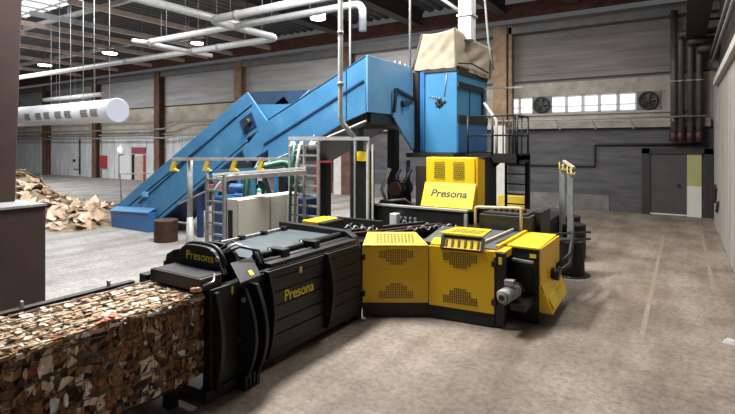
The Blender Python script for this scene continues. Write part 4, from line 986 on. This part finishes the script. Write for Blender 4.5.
def cable_ladder(name, label, xc, y0, y1, ztop, w, axis, rungs, arms=False):
    t = thing(name, label, 'cable ladder', (xc, y0, 0))
    u = Vector((1, 0, 0)) if axis == 'x' else Vector((0, 1, 0)); p = Vector((xc, y0, 0))
    for s in (0, 1):
        q = p+u*w*s
        MB().box(q.x-.028, q.x+.028, q.y-.028, q.y+.028, 0, ztop).build('ladder_rail', GALV, t)
    b = MB()
    for k in range(rungs):
        z = ztop-.12-k*.24; b.bar(p+Vector((0, 0, z)), p+u*w+Vector((0, 0, z)), .042)
    b.build('ladder_rungs', GALV, t)
    return t, p, u
lx = onD(207, 210, 10.9)
t, p, u = cable_ladder('cable_ladder', 'galvanised cable ladder with curved top left of the control cabinet', lx.x, lx.y, 0, 2.55, .56, 'x', 10)
MB().tube(elbows([(lx.x+.2, lx.y, 0), (lx.x+.2, lx.y, 2.2), (lx.x+.3, lx.y+.3, 2.5), (lx.x+.4, lx.y+.9, 2.52)], .2), .03, 8).build('cable_bundle', GREYM, t)
tr0, tr1 = onD(209, 180, 10.9), onD(306, 173, 11.6)
q1 = Vector((tr0.x, tr0.y+.1, 2.42)); q2 = Vector((tr1.x, tr1.y, 2.55))
MB().bar(q1, q2, .22, .10).build('cable_trough', GALV, t)
MB().bar(q1+Vector((0, 0, .1)), q2+Vector((0, 0, .1)), .05, .05).build('cable_bundle', CAB, t)
rx = onD(290, 180, 12.0)
t, p, u = cable_ladder('cable_ladder', 'galvanised double cable ladder standing right of the control cabinet', rx.x, rx.y, 0, 3.3, .88, 'x', 12)
for dx in (.45,): MB().box(rx.x+dx-.025, rx.x+dx+.025, rx.y-.03, rx.y+.03, 0, 3.28).build('ladder_rail', GALV, t)
for dx in (.06, .22): MB().tube([(rx.x+dx, rx.y-.08, 1.2), (rx.x+dx+.05, rx.y-.08, 2.6), (rx.x+dx+.1, rx.y-.02, 3.2)], .035, 8).build('cable_bundle', TEAL if dx < .1 else GREYM, t)
b0 = Vector((rx.x-.05, rx.y, 3.35)); b1 = onD(369, 138.5, 12.4); b1.z = 3.35
MB().bar(b0, b1, .09, .09).build('top_bar', PIPEW, t)
for k in range(3): q = b0+(b1-b0)*(.05+.12*k); MB().lathe([(.1, 0), (.11, .1), (.06, .2)], (q.x, q.y, 3.08), (0, 0, 1), 12).build('insulator', PIPEW, t)
for s, ww in ((0.985, .06),): q = b0+(b1-b0)*s; MB().box(q.x-ww/2, q.x+ww/2, q.y-ww/2, q.y+ww/2, 1.1 if s > .95 else 0, 3.33).build('drop_post', PIPEW if s > .95 else GALV, t)
q = onD(357, 180, 12.6)
t = thing('needle_mast', 'black square mast with a yellow head and white edge strip behind the press', 'mast', (q.x, q.y, 0))
MB().box(q.x, q.x+.34, q.y, q.y+.3, 0, 3.05).build('mast_body', BLACK, t)
MB().box(q.x-.08, q.x-.03, q.y-.03, q.y+.02, 0, 3.3).build('mast_strip', GALV, t)
MB().box(q.x+.44, q.x+.48, q.y, q.y+.04, 1.2, 3.2).build('mast_strip', PIPEW, t)
MB().box(q.x+.02, q.x+.36, q.y-.04, q.y, 2.78, 3.02).build('yellow_head', YELP, t)
# pump behind the press
q = onD(402, 188, 14.2)
t = thing('hydraulic_pump', 'dark pump with a reddish round cap behind the black press beam', 'pump', (q.x, q.y, 0))
MB().box(q.x-.5, q.x+.6, q.y-.2, q.y+.5, 0, 1.5).build('pump_base', BLACK, t)
MB().cyl((q.x-.05, q.y-.3, q.z), (q.x-.05, q.y+.3, q.z), .26, n=18).build('pump_body', DARK, t)
MB().cyl((q.x-.05, q.y-.36, q.z), (q.x-.05, q.y-.3, q.z), .2, n=18).build('pump_cap', mat('cap_brick', (.16, .06, .04), (.2, .08, .05), 4, .6), t)
MB().box(q.x-.2, q.x+.15, q.y-.1, q.y+.3, 1.5, q.z-.2).build('pump_foot', DARK, t)
for k, m_ in enumerate((GREYM, DBLUE, BLACK2)):
    MB().tube([(q.x-.35+.3*k, q.y-.25, 1.45), (q.x-.5+.3*k, q.y-.3, 1.9), (q.x-.35+.35*k, q.y-.1, 2.5)], .05, 8).build('pump_hose', m_, t)
MB().cyl((q.x+.2, q.y, 1.5), (q.x+.2, q.y, 2.75), .06, n=8).build('pump_pipe', DBLUE, t)
# hydraulic power pack
t = thing('hydraulic_power_pack', 'blue and green hydraulic unit with hoses behind the control cabinet', 'machine', (-10.2, 9.6, 0))
MB().box(-11.0, -9.5, 9.2, 10.2, .0, 1.7).build('oil_tank', DBLUE, t, .02)
MB().box(-11.0, -9.5, 9.2, 10.2, 1.7, 1.76).build('tank_lid', BLUED, t)
for yy in (9.25, 10.1): MB().bar((-11, yy, 2.45), (-9.4, yy, 2.55), .1).bar((-10.95, yy, 1.76), (-10.95, yy, 2.45), .08).bar((-9.5, yy, 1.76), (-9.5, yy, 2.5), .08).build('blue_frame', BLUE, t)
MB().cyl((-10.7, 9.6, 1.98), (-9.9, 9.6, 1.98), .13, n=16).build('pump_motor', BLUED, t)
MB().cyl((-9.85, 9.6, 1.98), (-9.55, 9.6, 1.98), .15, n=16).build('pump_end', TEAL, t)
for k in range(4):
    MB().tube(elbows([(-9.9+.08*k, 9.3, 1.8), (-9.85+.1*k, 9.3, 2.35+.08*k), (-9.2+.1*k, 9.9, 2.6+.06*k), (-9.0+.1*k, 10.3, 1.9)], .2), .045, 8).build('green_hose', GREEN if k % 2 else TEAL, t)
MB().box(-11.2, -11.0, 9.2, 9.5, 1.92, 2.08).build('orange_valve', mat('valve_orange', (.30, .11, .06), None, 4, .6), t)
q = onD(300, 212, 12.6); s = MB().box(q.x-.25, q.x+.25, q.y, q.y+.5, 0, q.z+.35).build('blue_bin', DBLUE, None, .02); tag(s, 'dark blue bin between the control cabinet and the cable ladder', 'bin')

# T-shaped wire guide stand
q = onD(190, 238, 12.2)
t = thing('wire_guide_stand', 'grey T shaped post with yellow wire guides in front of the blue conveyor', 'stand', (q.x, q.y, 0))
zt_ = 2.84
MB().cyl((q.x, q.y, 0.0), (q.x, q.y, 1.4), .15, .07, 12).cyl((q.x, q.y, 1.35), (q.x, q.y, zt_), .065, n=12).build('post', GALV, t)
MB().box(q.x-.22, q.x+.22, q.y-.22, q.y+.22, 0, .03).build('base_plate', GALV, t)
a0 = onD(172, 161, 12.1); a1 = onD(301, 159, 12.1); a0.z = a1.z = zt_
MB().bar(a0, a1, .09, .07).build('cross_bar', GALV, t)
dr = (a1-a0).normalized()
for px in (174, 207, 234, 261):
    f = (px-172)/129; p = a0+(a1-a0)*f; p2 = p+dr*.1
    MB().prism([p+Vector((0, -.05, -.04)), p+dr*.09+Vector((0, -.05, -.04)), p+dr*.04+Vector((0, -.05, -.22)), p+dr*.14+Vector((0, -.05, -.29)), p-dr*.08+Vector((0, -.05, -.29))], (0, .06, 0)).build('wire_guide', YELD, t)

# wire coils
def coil(name, label, x, y, r, h, m, z0=0):
    t = thing(name, label, 'wire coil', (x, y, z0))
    prof = [(r*.35, 0), (r*.98, 0)]; n_ = int(h/.05)
    for i in range(n_): prof += [(r*(1.0+random.uniform(-.01, .02)), h*(i+.2)/n_), (r*.965, h*(i+.95)/n_)]
    prof += [(r*.9, h), (r*.35, h)]
    MB().lathe(prof, (x, y, z0), (0, 0, 1), 32).build('wound_wire', m, t)
    MB().lathe([(r*.34, -.0), (r*.34, h+.03)], (x, y, z0), (0, 0, 1), 16).build('core', DARK, t)
    return t
q = onZ(166, 241, 0)
coil('wire_coil', 'rusty brown coil of baling wire on the floor by the blue conveyor', q.x, q.y, .38, .72, WIREBR)
q = onZ(573, 277, 0); q.x -= .1; coil('wire_coil', 'large black wire coil nearest the camera right of the yellow housing', q.x, q.y+.2, .33, .86, RUBBER)
c2 = onD(573, 150, 14.0); c3 = onD(569, 150, 15.6)
coil('wire_coil', 'black wire coil standing behind the nearest black coil', c2.x, c2.y, .34, .95, RUBBER)
coil('wire_coil', 'rear black wire coil half hidden by the guide posts', c3.x, c3.y, .34, .95, RUBBER)
s = MB().lathe([(.42, 0), (.44, .02), (.1, .025)], (q.x+.02, q.y+.2, 0.0)).build('coil_mat', BLACK2); tag(s, 'thin black round mat under the nearest black coil', 'mat')
# two guide posts
g0 = onZ(563, 262, 0); g1 = onZ(571, 268, 0)
for i, (px, d_, lab) in enumerate(((562.5, 14.0, 'rear grey wire guide post beside the black coils'), (570.5, 13.4, 'front grey wire guide post with a yellow hooked head beside the black coils'))):
    q2 = onD(px, 200, d_); zt2 = onD(px, 165+4*i, d_).z
    t = thing('guide_post', lab, 'post', (q2.x, q2.y, 0), 'wire guide posts')
    MB().box(q2.x-.075, q2.x+.075, q2.y-.075, q2.y+.075, 0, zt2).build('post', mat('post_grey', (.20, .215, .20), (.29, .30, .285), 4, .5, .2), t, .01)
    k_ = .55
    def hv(a, b_, c): return Vector((q2.x+a*k_, q2.y+b_*k_, zt2+c*k_))
    if i: MB().hull8([hv(-.34, -.16, .34), hv(.12, -.2, .02), hv(.2, .1, .02), hv(-.26, .14, .34), hv(-.34, -.16, .44), hv(.12, -.2, .12), hv(.2, .1, .12), hv(-.26, .14, .44)]).build('head_plate', mat('head_cream', (.50, .46, .34), (.58, .54, .42), 4, .6), t)
    for k in range(2):
        MB().tube([hv(-.12+.16*k, -.16, .16-.1*k), hv(-.1+.18*k, -.24, -.18), hv(.02+.2*k, -.24, -.26), hv(.06+.2*k, -.24, -.14)], .016, 8).build('guide_hook', YELD, t)
# wire rods feeding the press and black hoses
for i, (za, lab) in enumerate(((.95, 'lower'), (1.12, 'upper'))):
    s = MB().cyl((-2.63, 11.8, za), (-1.95, 13.3, za-.1), .028, n=8).build('feed_rod', BLACK2); tag(s, lab+' of two dark rods between press and black coils', 'rod')
t = thing('coil_hose', 'black hose arm curving from the yellow box towards the coils', 'hose', (-2.05, 11, .8))
MB().tube([(-2.14, 10.3, .75), (-1.95, 10.7, .95), (-2.0, 11.3, 1.25), (-2.15, 11.9, 1.2)], .045, 10).build('hose', BLACK2, t)
MB().tube([(-2.14, 10.45, .6), (-2.0, 11.0, .7), (-2.1, 11.7, 1.0)], .04, 8).build('hose', BLACK, t)
MB().lathe([(.06, 0), (.08, .04), (.06, .08)], (-2.1, 10.2, .72), (1, 0, 0)).build('hose_end', BLACK2, t)
# yellow barrier near the back
q = onD(512, 199, 21); s = MB().box(q.x-.6, q.x+.55, q.y-.1, q.y+.1, 0, q.z+.15).build('barrier_block', YELD, None, .03); tag(s, 'yellow barrier seen through the black ladder', 'barrier')
# scrap on the floor
q = onZ(731, 343, 0); s = MB().hull8([Vector(v)+q for v in ((-.12, -.07, 0), (.1, -.09, 0), (.13, .06, 0), (-.09, .08, 0), (-.08, -.03, .05), (.09, -.04, .07), (.08, .04, .04), (-.04, .06, .06))]).build('paper_scrap', PIPEW); tag(s, 'crumpled white paper scrap on the floor at far right', 'paper')

# ================================================================== LIGHT
def area(name, loc, sx, sy, power, color=(1, 1, 1), rot=(0, 0, 0)):
    l = bpy.data.lights.new(name, 'AREA'); l.shape = 'RECTANGLE'; l.size = sx; l.size_y = sy; l.energy = power; l.color = color
    o = bpy.data.objects.new(name, l); COL.objects.link(o); o.location = loc; o.rotation_euler = rot; return o
area('overhead_area_light', (-7.8, 8.0, 10.4), 1.4, 4.5, 3500, (1, .985, .96))  # unseen overhead key, placed from the short shadows; no roof opening modelled
area('overhead_area_light', (-21, 9, 9.6), 4, 9, 1700, (.96, .98, 1))  # unseen overhead light for the left side, no panel modelled
area('overhead_area_light', (-41, 12, 9.6), 8, 8, 4800, (.96, .98, 1))  # added to brighten the far left wall
area('overhead_area_light', (-3.0, 12, 10.4), 3, 4, 620, (1, .95, .88))  # added overhead fill on the right side
area('overhead_area_light', (-5, 17, 10.0), 6, 2, 520, (1, .97, .93))  # added to lighten the back right, no lamp modelled here
area('overhead_area_light', (-14, 19.5, 9.9), 8, 2, 1500, (1, .98, .95))  # added overhead light to lift the upper back wall
wd = bpy.data.worlds.new('hall'); bpy.context.scene.world = wd; wd.use_nodes = True
wd.node_tree.nodes['Background'].inputs[0].default_value = (.93, .95, 1, 1); wd.node_tree.nodes['Background'].inputs[1].default_value = .10

# ================================================================== CAMERA
cam = bpy.data.cameras.new('camera'); co = bpy.data.objects.new('camera', cam); COL.objects.link(co)
co.location = EYE; co.rotation_euler = (R(90), 0, YAW)
cam.sensor_width = 36; cam.lens = FPX/735*36; cam.shift_y = (HY-207)/735; cam.clip_end = 300
sc = bpy.context.scene; sc.camera = co
sc.view_settings.view_transform = 'Standard'; sc.view_settings.look = 'None'; sc.view_settings.gamma = 1; sc.view_settings.exposure = -0.15
sc.view_settings.use_curve_mapping = False
sc.cycles.use_denoising = True
